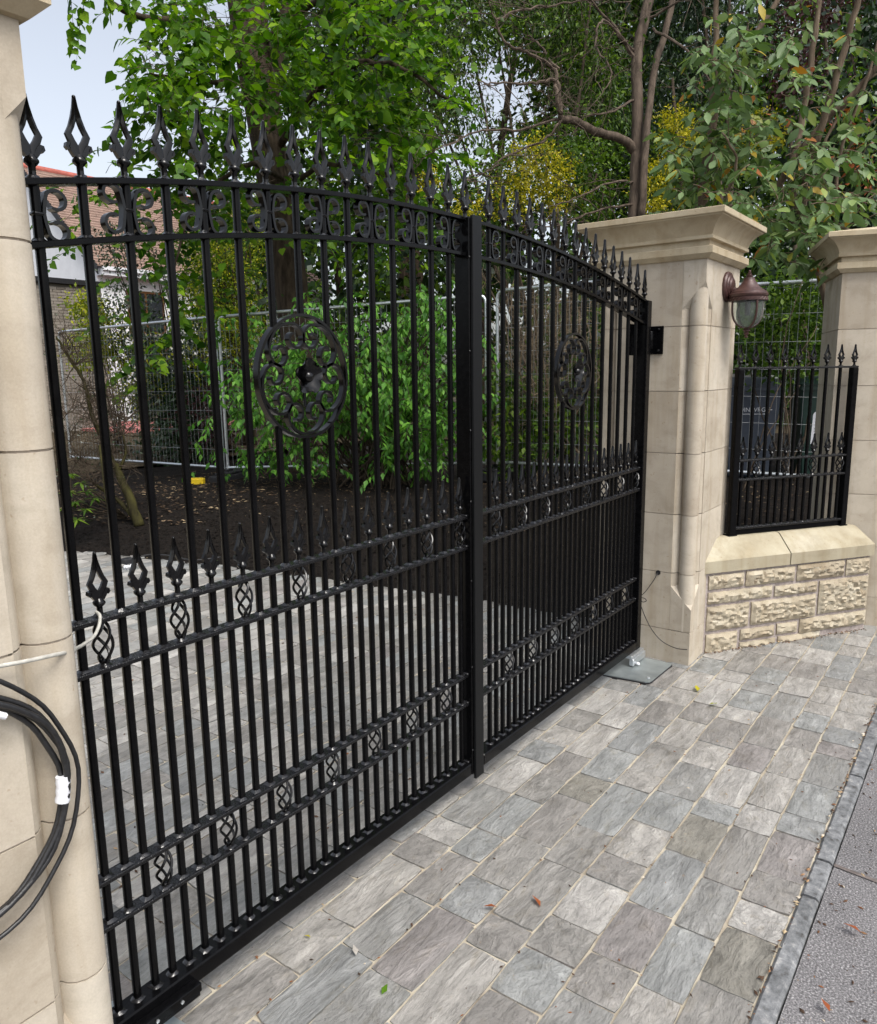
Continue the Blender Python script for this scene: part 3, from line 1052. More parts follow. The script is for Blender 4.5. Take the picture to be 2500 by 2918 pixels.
def gate_leaf(label, off, hinge_x, left):
    """One leaf. off: x of its first picket; pickets every 10 cm, a thinner dog bar between each two."""
    root = thing('gate_leaf', label, 'gate', (hinge_x, 0, 0), 'pair of wrought iron gate leaves')
    xs = [off + 0.1 * i for i in range(16)]
    if left:
        xa, xb = -0.085, 1.476          # rail ends
        stiles = [(-0.125, -0.085), (1.476, 1.524)]
        pk = xs[:15]
    else:
        xa, xb = off - 0.096, off + 1.476
        stiles = [(off - 0.120, off - 0.096), (off + 1.476, off + 1.528)]
        pk = xs[:15]
    # stiles
    for a, b in stiles:
        s = MB()
        s.box(a, b, -0.033, 0.030, 0.075, arch((a + b) / 2) + 0.005, 0.003)
        part('stile', s, 'gate', root)
    # bottom rail
    m = MB()
    m.box(xa + 0.0005, xb - 0.0005, -0.034, 0.028, 0.078, ZF, 0.0045)
    part('bottom_rail', m, 'gate', root, smooth=30)
    for z in (ZB, ZC, ZD, ZE):
        m = MB()
        m.box(xa + 0.0005, xb - 0.0005, -0.020, 0.020, z - RT, z, 0.002)
        part('rail', m, 'wet', root, smooth=30)
    for dz in (0.0, -0.118):
        m = MB()
        n = 28
        x0, x1 = (xa - 0.0, xb + (0.05 if dz == 0 else -0.001)) if left else (xa, xb + (0.055 if dz == 0 else -0.001))
        rings = []
        for i in range(n + 1):
            x = x0 + (x1 - x0) * i / n
            z = arch(x) + dz
            sl = -2 * 0.063 * (x - 1.463)
            rings.append([(x, -0.020, z - 0.005), (x, -0.0185, z - 0.0065), (x, 0.0185, z - 0.0065), (x, 0.020, z - 0.005), (x, 0.020, z + 0.005), (x, 0.0185, z + 0.0065), (x, -0.0185, z + 0.0065), (x, -0.020, z + 0.005)])
        m.loft(rings, True, True)
        part('arched_rail', m, 'gate', root, smooth=30)
    wm = MB()

    def bar(name, x, z0, z1, y=0.0):
        put(name, BAR, None, root, (x, y, z0), None, (1, 1, z1 - z0))
    mx, mz, MR = off + 0.7, 1.622, 0.166
    for i, x in enumerate(pk):
        zt = arch(x) - 0.006
        if i in (6, 7, 8):
            h = math.sqrt(max(0, MR ** 2 - (x - mx) ** 2))
            bar('picket', x, ZF, mz - h + 0.003)
            bar('picket', x, mz + h - 0.003, zt)
        else:
            bar('picket', x, ZF, zt)
        for z in (ZF, ZE, ZD, ZC, ZB):
            weld(wm, x, 0, z)
        weld(wm, x, 0, arch(x) - 0.118 + 0.006)
    for i, x in enumerate(xs):
        if i == 15:
            x = off + 1.500
        put('finial', FIN, None, root, (x, 0.0, arch(x) + 0.0055), (0, 0, math.radians(rnd.uniform(-5, 5))), (0.90, 0.95, rnd.uniform(0.975, 1.0)))
        weld(wm, x, 0, arch(x) + 0.006)
    for i in range(15):
        x = off + 0.05 + 0.1 * i
        if (i + 1) % 2 == 1:
            bar('dog_bar', x, ZF, ZC - RT * 0.5)
            put('twist_basket', BASK, None, root, (x, 0, ZC - 0.002), (0, 0, rnd.uniform(0, 1.5)), (1, 1, (ZB - ZC) / 0.108))
        else:
            bar('dog_bar', x, ZF, ZE - RT * 0.5)
            bar('dog_bar', x, ZD - RT * 0.5, ZB)
            put('twist_basket', BASK, None, root, (x, 0, ZE - 0.002), (0, 0, rnd.uniform(0, 1.5)), (1, 1, (ZD - ZE) / 0.108))
        for z in (ZF, ZE, ZD, ZC, ZB):
            weld(wm, x, 0, z)
        put('finial', FIN, None, root, (x, 0, ZB), (0, 0, math.radians(rnd.uniform(-6, 6))), (0.84, 0.9, rnd.uniform(0.90, 0.93)))
    for i in range(0, 16, 2):
        x = xs[i]
        z = arch(x) - 0.059
        put('scroll', SCR_R, None, root, (x, 0, z), (0, math.radians(rnd.uniform(-1.5, 1.5)), 0), (0.98, 1, 0.93))
        if i > 0:
            put('scroll', SCR_L, None, root, (x, 0, z), (0, math.radians(rnd.uniform(-1.5, 1.5)), 0), (0.98, 1, 0.93))
    for a, b in ((xa, 1), (xb, -1)):
        for z in (ZB, ZC, ZD, ZE, ZF):
            q = MB()
            wm.box(min(a, a + b * 0.012), max(a, a + b * 0.012), -0.021, 0.021, z - 0.001, z + 0.006, 0.002)
    part('weld_beads', wm, 'weld', root, smooth=50, kind='stuff')
    # medallion: ring > scrolls, rosette, petals
    ring = MB()
    n = 56
    path = [(mx + MR * math.cos(2 * math.pi * k / n), mz + MR * math.sin(2 * math.pi * k / n)) for k in range(n)]
    rg = []
    for k in range(n):
        a = 2 * math.pi * k / n
        ca, sa = math.cos(a), math.sin(a)
        rg.append([(mx + r * ca, y, mz + r * sa) for r, y in ((MR - .004, -0.0095), (MR + .004, -0.0095), (MR + .004, 0.0095), (MR - .004, 0.0095))])
    ring.loft(rg + [rg[0]])
    med = part('medallion', ring, 'cast', root, smooth=40)
    for k in range(5):
        sp = medallion_scroll(mx, mz, math.radians(270 + 72 * k), MR)
        q = MB()
        q.ribbon(sp, [0.0074] * len(sp), -0.0088, 0.0088)
        part('medallion_scroll', q, 'cast', med, smooth=40)
    q = MB()
    q.tube([(mx + 0.004, 0.004, mz - 0.028), (mx + 0.004, 0.002, mz - 0.058), (mx + 0.002, 0.0, mz - 0.082)], 0.0045, 6)
    part('rosette_stem', q, 'gate', med, smooth=50)
    for k in range(5):
        a0 = math.radians(90 + 72 * k)
        q = MB()
        grid = []
        for j in range(5):
            for i in range(7):
                t, s = j / 4, i / 6 * 2 - 1
                rad = 0.006 + 0.046 * t
                half = 0.0245 * math.sqrt(max(0.02, 1 - ((t - 0.66) / 0.72) ** 2))
                p, tq = rad - 0.017 * s * s * t * t, half * s
                y = -0.004 - 0.026 * t ** 1.6 - 0.010 * s * s * t + 0.006 * max(0, t - .75) * 4
                grid.append((mx + p * math.cos(a0) - tq * math.sin(a0), y, mz + p * math.sin(a0) + tq * math.cos(a0)))
        q.add(grid, [(j * 7 + i, j * 7 + i + 1, (j + 1) * 7 + i + 1, (j + 1) * 7 + i) for j in range(4) for i in range(6)])
        q.add([(x, y + 0.003, z) for x, y, z in grid], [((j + 1) * 7 + i, (j + 1) * 7 + i + 1, j * 7 + i + 1, j * 7 + i) for j in range(4) for i in range(6)])
        part('petal', q, 'cast', med, smooth=60)
    q = MB()
    q.lathe([(0.002, -0.034), (0.009, -0.032), (0.015, -0.025), (0.018, -0.014), (0.016, -0.004), (0.006, 0.0)], (mx, 0, mz), 14, axis='y')
    part('rosette_button', q, 'cast', med, smooth=50)
    if left:
        s = MB()
        s.box(1.480, 1.537, -0.0465, -0.0345, 0.060, 2.158, 0.002)
        st = part('meeting_strip', s, 'strip', root, smooth=30)
        for z in (0.18, 0.52, 0.86, 1.16, 1.42, 1.70, 2.02):
            q = MB()
            q.lathe([(0.0045, -0.0378), (0.003, -0.0395), (0.001, -0.0402)], (1.4775, 0.004, z), 8, axis='y')
            part('rivet', q, 'weld', st, smooth=50)
        s = MB()
        s.box(-0.10, 0.190, -0.062, -0.0345, 0.076, 0.100, 0.002)
        s.box(-0.10, 0.186, -0.060, 0.020, 0.064, 0.0755, 0.002)
        sh = part('operator_shoe', s, 'gate', root, smooth=30)
        for x in (0.02, 0.06, 0.13):
            q = MB()
            q.lathe([(0.005, -0.0625), (0.005, -0.066), (0.001, -0.067)], (x, 0, 0.088), 6, axis='y')
            part('bolt', q, 'galv', sh)
    else:
        # hinge: plate bolted to the pillar, knuckle, strap
        q = MB()
        q.box(PX - 0.012, PX - 0.0006, -0.074, 0.055, 1.706, 1.852, 0.0015)
        hp = part('hinge_plate', q, 'gate', root)
        for y, z in ((-0.052, 1.835), (-0.052, 1.725), (0.02, 1.835), (0.02, 1.725)):
            q = MB()
            q.lathe([(0.007, 0.0), (0.007, 0.006), (0.003, 0.010), (0.001, 0.0105)], (0, 0, 0), 6)
            q.v = [(PX - 0.012 - z_, y + x_, z + y_) for x_, y_, z_ in q.v]
            part('bolt', q, 'wet', hp, smooth=50)
        q = MB()
        q.lathe([(0.017, 1.735), (0.019, 1.738), (0.019, 1.822), (0.017, 1.825)], (PX - 0.034, -0.012, 0), 12)
        q.box(PX - 0.052, PX - 0.0125, 0.002, 0.014, 1.745, 1.815, 0.002)
        part('hinge_knuckle', q, 'gate', root, smooth=50)
        q = MB()
        q.box(3.03, 3.124, 0.0305, 0.040, 1.70, 1.86, 0.002)
        part('hinge_strap', q, 'gate', root)
        q = MB()
        q.box(3.02, 3.19, -0.050, 0.020, 0.058, 0.0755, 0.002)
        q.box(3.02, 3.20, -0.058, -0.0345, 0.020, 0.057, 0.002)
        sh = part('operator_shoe', q, 'galv', root, smooth=30)
        q = MB()
        q.lathe([(0.010, 0.0), (0.010, 0.008), (0.003, 0.012)], (3.06, -0.07, 0.022), 10)
        part('bolt', q, 'tape', sh, smooth=50)
    return root


gate_leaf('black iron gate leaf hung on the cable-coil pillar, its edge capped by the meeting strip', 0.0, -0.147, True)
gate_leaf('black iron gate leaf hung on the lantern pillar by a square hinge plate', 1.6517, 3.23, False)

# ------------------------------------------------------------------ railing on the low wall
rr_ = thing('wall_railing', 'short black spiked railing panel standing on the sloped wall coping', 'railing', tuple(TW @ Vector((0.7, 0.18, 0.637))))
ro = 0.125
TWr = Matrix(((wd_.x, wi.x, 0, 0), (wd_.y, wi.y, 0, 0), (0, 0, 1, 0), (0, 0, 0, 1)))
wz = math.atan2(wd_.y, wd_.x)


def wp(s, z, off=ro):
    return tuple(TW @ Vector((s, off, z)))


for s, nm in ((0.252, 'post'), (1.082, 'post')):
    q = MB()
    q.box(s - 0.020, s + 0.020, ro - 0.020, ro + 0.020, 0.658, 1.618, 0.003)
    q.box(s - 0.030, s + 0.030, ro - 0.022, ro + 0.034, 0.6515, 0.658, 0.002)
    xf(q, TW)
    part('post', q, 'gate', rr_, smooth=30)
for z, t in ((1.630, 0.012), (1.100, 0.011), (0.987, 0.011), (0.700, 0.012)):
    q = MB()
    a, b = (0.232, 1.102) if z > 1.6 else (0.2725, 1.0615)
    q.box(a, b, ro - 0.019, ro + 0.019, z - t, z, 0.002)
    xf(q, TW)
    part('rail', q, 'wet', rr_, smooth=30)
q = MB()
q.box(0.2725, 1.0615, ro - 0.004, ro + 0.012, 0.654, 0.687, 0.002)
xf(q, TW)
part('rail_wedge', q, 'gate', rr_)
wm = MB()
fs = [0.252 + (1.082 - 0.252) * i / 8 for i in range(9)]
for i, s in enumerate(fs):
    if 0 < i < 8:
        put('picket', BAR, None, rr_, wp(s, 0.700), (0, 0, wz), (1, 1, 1.619 - 0.700))
    put('finial', FIN, None, rr_, wp(s, 1.630), (0, 0, wz + rnd.uniform(-.08, .08)), (0.80, 0.9, 0.80))
    for z in (1.630, 1.100, 0.987, 0.700):
        x, y, _ = wp(s, z)
        weld(wm, x, y, z)
for i in range(8):
    s = (fs[i] + fs[i + 1]) / 2
    x, y, _ = wp(s, 0)
    put('finial', FIN, None, rr_, wp(s, 1.100), (0, 0, wz + rnd.uniform(-.08, .08)), (0.80, 0.9, 0.84))
    if i % 2:
        put('dog_bar', BAR, None, rr_, wp(s, 0.700), (0, 0, wz), (1, 1, 0.982 - 0.700))
        put('twist_basket', BASK, None, rr_, wp(s, 0.986), (0, 0, rnd.uniform(0, 1.5)), (1, 1, 1.05))
    else:
        put('dog_bar', BAR, None, rr_, wp(s, 0.700), (0, 0, wz), (1, 1, 1.098 - 0.700))
    for z in (1.100, 0.987, 0.700):
        weld(wm, x, y, z)
part('weld_beads', wm, 'weld', rr_, smooth=50, kind='stuff')

# ------------------------------------------------------------------ wall lantern on the pillar
lx, ly = 3.600, PY
lan = thing('wall_lantern', 'bronze brown half-barrel lantern with seeded glass fixed on the stone pillar', 'lamp', (lx, ly, 2.06))
yb = ly - 0.118
q = MB()
q.lathe([(0.080, -0.0005), (0.080, -0.012), (0.074, -0.020), (0.062, -0.022), (0.058, -0.028), (0.046, -0.031), (0.040, -0.038), (0.024, -0.042), (0.004, -0.043)], (lx, ly, 2.062), 32, axis='y')
bp = part('back_plate', q, 'bronze', lan, smooth=30)
q = MB()
q.tube([(lx, ly - 0.035, 2.045), (lx, ly - 0.06, 2.038), (lx, ly - 0.10, 2.030)], [0.016, 0.014, 0.014], 10)
q.box(lx - 0.014, lx + 0.014, ly - 0.075, ly - 0.015, 2.018, 2.034, 0.003)
part('arm', q, 'bronze', lan, smooth=50)
for dx, dz in ((-0.052, 0.0), (0.052, 0.0)):
    q = MB()
    q.lathe([(0.006, -0.020), (0.006, -0.026), (0.002, -0.028)], (lx + dx, ly, 2.062 + dz), 8, axis='y')
    part('screw', q, 'brass', bp, smooth=50)
q = MB()
q.lathe([(0.094, 2.000), (0.098, 2.004), (0.100, 2.010), (0.100, 2.016), (0.097, 2.019), (0.094, 2.021), (0.092, 2.028), (0.082, 2.034), (0.068, 2.043), (0.054, 2.055), (0.043, 2.068), (0.038, 2.076), (0.035, 2.079),
         (0.030, 2.086), (0.028, 2.096), (0.027, 2.099)], (lx, yb, 0), 32)
rf = part('roof', q, 'bronze', lan, smooth=30)
q = MB()
q.lathe([(0.026, 2.0995), (0.026, 2.102), (0.014, 2.105), (0.017, 2.110), (0.017, 2.113), (0.009, 2.117), (0.011, 2.122), (0.011, 2.125), (0.005, 2.128), (0.0075, 2.133), (0.006, 2.138), (0.001, 2.141)], (lx, yb, 0), 16)
part('roof_finial', q, 'bronze', rf, smooth=40)
q = MB()
q.lathe([(0.086, 1.980), (0.096, 1.980), (0.096, 1.999), (0.086, 1.999)], (lx, yb, 0), 32)
for k in range(28):
    a = 2 * math.pi * k / 28
    a2 = a + 0.20
    q.tube([(lx + .097 * math.cos(a), yb + .097 * math.sin(a), 1.982), (lx + .099 * math.cos((a + a2) / 2), yb + .099 * math.sin((a + a2) / 2), 1.9895), (lx + .097 * math.cos(a2), yb + .097 * math.sin(a2), 1.997)], 0.0022, 5)
part('rope_band', q, 'bronze', lan, smooth=40)
prof = [(0.083, 1.979), (0.084, 1.955), (0.083, 1.928), (0.079, 1.903), (0.070, 1.880), (0.055, 1.861), (0.036, 1.848), (0.018, 1.842)]
q = MB()
q.lathe(prof + [(0.016, 1.844), (0.033, 1.851), (0.052, 1.864), (0.067, 1.882), (0.076, 1.904), (0.080, 1.928), (0.081, 1.955), (0.080, 1.979)], (lx, yb, 0), 32)
part('glass_globe', q, 'glass', lan, smooth=60)
for k in range(4):
    a = math.radians(45 + 90 * k)
    q = MB()
    pts = [(lx + (r + 0.006) * math.cos(a), yb + (r + 0.006) * math.sin(a), z) for r, z in prof]
    q.tube(pts, 0.0055, 6)
    part('glass_rib', q, 'bronze', lan, smooth=50)
q = MB()
q.lathe([(0.004, 1.786), (0.009, 1.789), (0.010, 1.795), (0.006, 1.800), (0.008, 1.803), (0.014, 1.807), (0.015, 1.811), (0.010, 1.815), (0.012, 1.820), (0.020, 1.824), (0.020, 1.828), (0.013, 1.832), (0.016, 1.838), (0.026, 1.8405), (0.026, 1.8415)], (lx, yb, 0), 16)
part('bottom_finial', q, 'bronze', lan, smooth=40)
q = MB()
q.lathe([(0.012, 1.905), (0.014, 1.93), (0.014, 1.979)], (lx, yb, 0), 10)
part('lamp_holder', q, 'dark', lan, smooth=50)

# ------------------------------------------------------------------ cables, plates, small hardware
coil = thing('cable_coil', 'coil of black cable bound with white tape, hung on the pillar face', 'cable', (-0.37, -0.33, 0.95))
cx0, cz0 = -0.405, 0.945
for k, (ra, rb, dy, ph, dx) in enumerate([(0.193, 0.205, 0.0, 0.0, 0.0), (0.186, 0.197, -0.007, 0.4, 0.002), (0.183, 0.193, 0.0, 1.1, 0.001), (0.206, 0.236, -0.004, 0.9, 0.004), (0.189, 0.201, -0.011, 2.6, -0.001)]):
    q = MB()
    pts = []
    n = 60
    for i in range(n + 1):
        a = 2 * math.pi * i / n
        wob = 0.004 * math.sin(2 * a + ph * 3) + 0.0025 * math.sin(5 * a + ph * 2) + 0.0012 * math.sin(11 * a + ph)
        pts.append((cx0 + dx + (ra + wob) * math.cos(a), -0.3125 + dy + 0.002 * math.sin(2 * a + ph), cz0 + (rb + wob) * math.sin(a)))
    q.tube(pts, 0.0042 if k == 3 else 0.0052, 8, cap=False)
    part('cable_loop', q, 'cable', coil, smooth='all')
q = MB()
rings = []
for i in range(9):
    a = math.radians(-14 + 14 * i / 8)
    rr = 0.186
    c = (cx0 + rr * math.cos(a), -0.316, cz0 + (rr + 0.008) * math.sin(a))
    e = (math.cos(a), math.sin(a))
    wv = 1 + 0.06 * math.sin(i * 2.3)
    rings.append([(c[0] + e[0] * 0.0120 * wv * math.cos(t), c[1] + 0.0120 * wv * math.sin(t), c[2] + e[1] * 0.0120 * wv * math.cos(t)) for t in [2 * math.pi * k / 12 for k in range(12)]])
q.loft(rings, True, True)
part('white_tape', q, 'tape', coil, smooth=50)
q = MB()
q.tube([(-0.42, -0.3325, 1.132), (-0.355, -0.3325, 1.121), (-0.325, -0.3325, 1.107), (-0.306, -0.3325, 1.094)], 0.0058, 8)
part('white_sleeve', q, 'tape', coil, smooth=50)

q = MB()
pc = [(-0.48, -0.312, 1.155), (-0.40, -0.312, 1.176), (-0.31, -0.312, 1.173), (-0.255, -0.312, 1.167), (-0.20, -0.305, 1.160), (-0.14, -0.24, 1.133), (-0.09, -0.15, 1.103), (-0.04, -0.085, 1.083), (0.0, -0.056, 1.083), (0.022, -0.040, 1.096), (0.032, -0.031, 1.112), (0.034, -0.024, 1.1185), (0.035, -0.012, 1.1205)]


def smooth_path(pts, n=6):
    P = [Vector(p) for p in pts]
    out = []
    for i in range(len(P) - 1):
        p0, p1, p2, p3 = P[max(i - 1, 0)], P[i], P[i + 1], P[min(i + 2, len(P) - 1)]
        for k in range(n):
            t = k / n
            out.append(0.5 * ((2 * p1) + (p2 - p0) * t + (2 * p0 - 5 * p1 + 4 * p2 - p3) * t * t + (3 * p1 - p0 - 3 * p2 + p3) * t ** 3))
    out.append(P[-1])
    return out


q.tube(smooth_path(pc), 0.0038, 8)
tag(single('flex_cable', q, 'grey_cable', pc[6], smooth='all'), 'pale grey flex looping from the coil up to the gate rail', 'cable')

cab = thing('sensor_cable', 'thin black wire dangling from a hole low in the lantern pillar', 'cable', (PX, -0.09, 0.506))
q = MB()
pc = [(3.25, -0.094, 0.505), (3.236, -0.090, 0.495), (3.228, -0.080, 0.468), (3.228, -0.035, 0.395), (3.226, -0.006, 0.358), (3.232, -0.030, 0.350), (3.236, -0.036, 0.335), (3.226, -0.018, 0.330), (3.222, -0.003, 0.348), (3.228, -0.012, 0.300), (3.236, -0.042, 0.225), (3.238, -0.085, 0.160), (3.242, -0.14, 0.112), (3.242, -0.215, 0.090), (3.2455, -0.278, 0.094)]
q.tube(smooth_path(pc), 0.0022, 6)
part('wire', q, 'cable', cab, smooth='all')
q = MB()
q.lathe([(0.0125, 0.0), (0.0135, 0.002), (0.0135, 0.004)], (0, 0, 0), 16)
q.v = [(PX - z_ , -0.094 + x_, 0.507 + y_) for x_, y_, z_ in q.v]
part('grommet', q, 'dark', cab, smooth=50)


def plate(name, label, poly, z0, z1, base, bolt=None):
    q = MB()
    q.prism(poly, z0, z1)
    root = thing(name, label, 'metal plate', base)
    part('lid', q, 'plate', root)
    q = MB()
    c = (sum(p[0] for p in poly) / len(poly), sum(p[1] for p in poly) / len(poly))
    q.prism([(c[0] + (x - c[0]) * 1.012, c[1] + (y - c[1]) * 1.015) for x, y in poly], z0 - 0.012, z0 - 0.0005)
    part('box_rim', q, 'dark', root)
    for b in bolt or ():
        q = MB()
        q.lathe([(0.009, z1), (0.009, z1 + 0.004), (0.004, z1 + 0.006)], (*b, 0), 8)
        part('bolt', q, 'galv', root, smooth=50)


plate('operator_lid', 'galvanised ground box lid under the hinge foot of the lantern pillar', [(2.846, 0.07), (2.872, -0.185), (2.885, -0.203), (2.91, -0.208), (3.186, -0.214), (3.20, -0.21), (3.20, 0.12)], 0.0075, 0.0125, (3.02, -0.06, 0.0), [(2.93, -0.18)])
plate('hinge_lid', 'galvanised ground box lid half hidden under the nearest gate foot', [(-0.13, 0.17), (-0.13, -0.16), (0.12, -0.165), (0.145, -0.14), (0.140, -0.05), (0.125, 0.10), (0.07, 0.168)], 0.0075, 0.0125, (0.01, 0.0, 0.0))

spot = thing('garden_spotlight', 'small black spotlight lying on the drive beside the mulch edge', 'lamp', (2.75, 4.42, 0.0))
q = MB()
q.box(2.71, 2.80, 4.38, 4.46, 0.04, 0.085, 0.006)
part('lamp_head', q, 'dark', spot)
q = MB()
q.tube(smooth_path([(2.80, 4.42, 0.06), (2.92, 4.36, 0.09), (3.02, 4.2, 0.085), (3.12, 4.0, 0.05), (3.3, 3.85, 0.06)]), 0.006, 6)
part('lamp_cable', q, 'cable', spot, smooth='all')
q = MB()
for i in range(7):
    a = i * 0.9
    q.tube([(2.72 + 0.03 * math.cos(a), 4.36 + 0.03 * math.sin(a), 0.012 + 0.004 * i), (2.76 + 0.05 * math.cos(a + 1), 4.37 + 0.05 * math.sin(a + 1), 0.02 + 0.004 * i), (2.74 + 0.04 * math.cos(a + 2.2), 4.36 + 0.03 * math.sin(a + 2), 0.012)], 0.012, 5)
part('foil_wrap', q, 'tape', spot, smooth=30)

# ------------------------------------------------------------------ temporary mesh fence
def W(u, v, D):
    return Vector(at(u, v, D))


def mesh_panel(label, pl, pr, zl, zr, h=1.98, n_v=46, seed=0):
    """pl, pr: ground points (x, y) of the two ends; zl, zr: heights of the bottom tube."""
    r = random.Random(seed)
    mid = ((pl[0] + pr[0]) / 2, (pl[1] + pr[1]) / 2, min(zl, zr))
    root = thing('mesh_fence_panel', label, 'temporary fence', mid, 'temporary mesh fence panels')

    def P(t, k):
        return Vector((pl[0] + (pr[0] - pl[0]) * t, pl[1] + (pr[1] - pl[1]) * t, zl + (zr - zl) * t + k))
    L = (P(1, 0) - P(0, 0)).length
    c = 0.10 / L
    q = MB()
    q.tube([P(-0.004, 0.02), P(1.004, 0.02)], 0.019, 8)
    part('bottom_tube', q, 'galv', root, smooth=60)
    q = MB()
    pts = [P(0, 0.0), P(0, h - 0.10), P(0.003, h - 0.05), P(c * 0.3, h - 0.02), P(c, h), P(1 - c, h), P(1 - c * 0.3, h - 0.02), P(0.997, h - 0.05), P(1, h - 0.10), P(1, 0.0)]
    q.tube(pts, 0.0195, 8)
    part('tube_frame', q, 'galv', root, smooth=60)
    q = MB()
    for i in range(1, n_v):
        t = i / n_v + r.uniform(-.002, .002)
        w1 = r.uniform(-.01, .01)
        q.tube([P(t, 0.03), P(t + w1 * .1, h * .5), P(t, h - 0.02)], 0.0021, 3, cap=False)
    for k in (0.26, 0.52, 0.78, 1.04, 1.30, 1.56, 1.80):
        q.tube([P(0.002, k), P(0.5, k - 0.008), P(0.998, k)], 0.0026, 3, cap=False)
    part('wire_mesh', q, 'wire', root, kind='stuff')
    return root


F = [((5.56, 10.5), (5.68, 6.80), 0.35, 0.39), ((5.70, 6.74), (6.92, 3.42), 0.39, 0.52), ((6.85, 3.22), (7.00, 1.10), 0.55, 0.57), ((7.08, 1.30), (7.36, -2.2), 0.58, 0.55), ((6.40, 1.9), (6.95, -1.6), 0.60, 0.50)]
mesh_panel('tube framed mesh fence panel in front of the white house', *F[0], seed=1)
mesh_panel('tube framed mesh fence panel behind the bright green bush and medallion', *F[1], seed=2)
mesh_panel('tube framed mesh fence panel behind the dry twig thicket', *F[2], seed=3)
mesh_panel('tube framed mesh fence panel directly before the two bins', *F[3], h=1.84, seed=4)


def foot(label, c, a):
    root = thing('fence_weight', label, 'fence weight', c, 'rubber weights of the mesh fence')
    q = MB()
    q.box(-0.33, 0.33, -0.11, 0.11, 0.0, 0.10, 0.015)
    q.box(-0.22, 0.22, -0.09, 0.09, 0.1005, 0.13, 0.012)
    T = Matrix.Translation(c) @ Matrix.Rotation(a, 4, 'Z')
    xf(q, T)
    part('rubber_block', q, 'rubber', root, smooth=30)
    q = MB()
    for x in (-0.05, 0.05):
        q.lathe([(0.026, 0.131), (0.026, 0.16), (0.021, 0.165)], (x, 0, 0), 10)
    xf(q, T)
    part('tube_socket', q, 'rubber', root, smooth=30)


foot('black rubber fence weight between the first two panels beside the yellow block', (5.68, 6.70, 0.235), math.radians(20))
foot('black rubber fence weight under the twig thicket panels', (6.88, 3.3, 0.37), math.radians(12))
q = MB()
q.box(-0.10, 0.10, -0.05, 0.05, 0.0, 0.085, 0.008)
q.box(-0.105, -0.1005, -0.03, 0.03, 0.02, 0.065)
q.box(-0.075, 0.075, -0.035, 0.035, 0.0855, 0.091, 0.002)
T = Matrix.Translation((5.22, 6.78, 0.235)) @ Matrix.Rotation(math.radians(-55), 4, 'Z')
xf(q, T)
tag(single('yellow_block', q, 'yellow', (5.22, 6.78, 0.235), smooth=30), 'small bright yellow plastic block lying on the mulch by the fence weight', 'block')


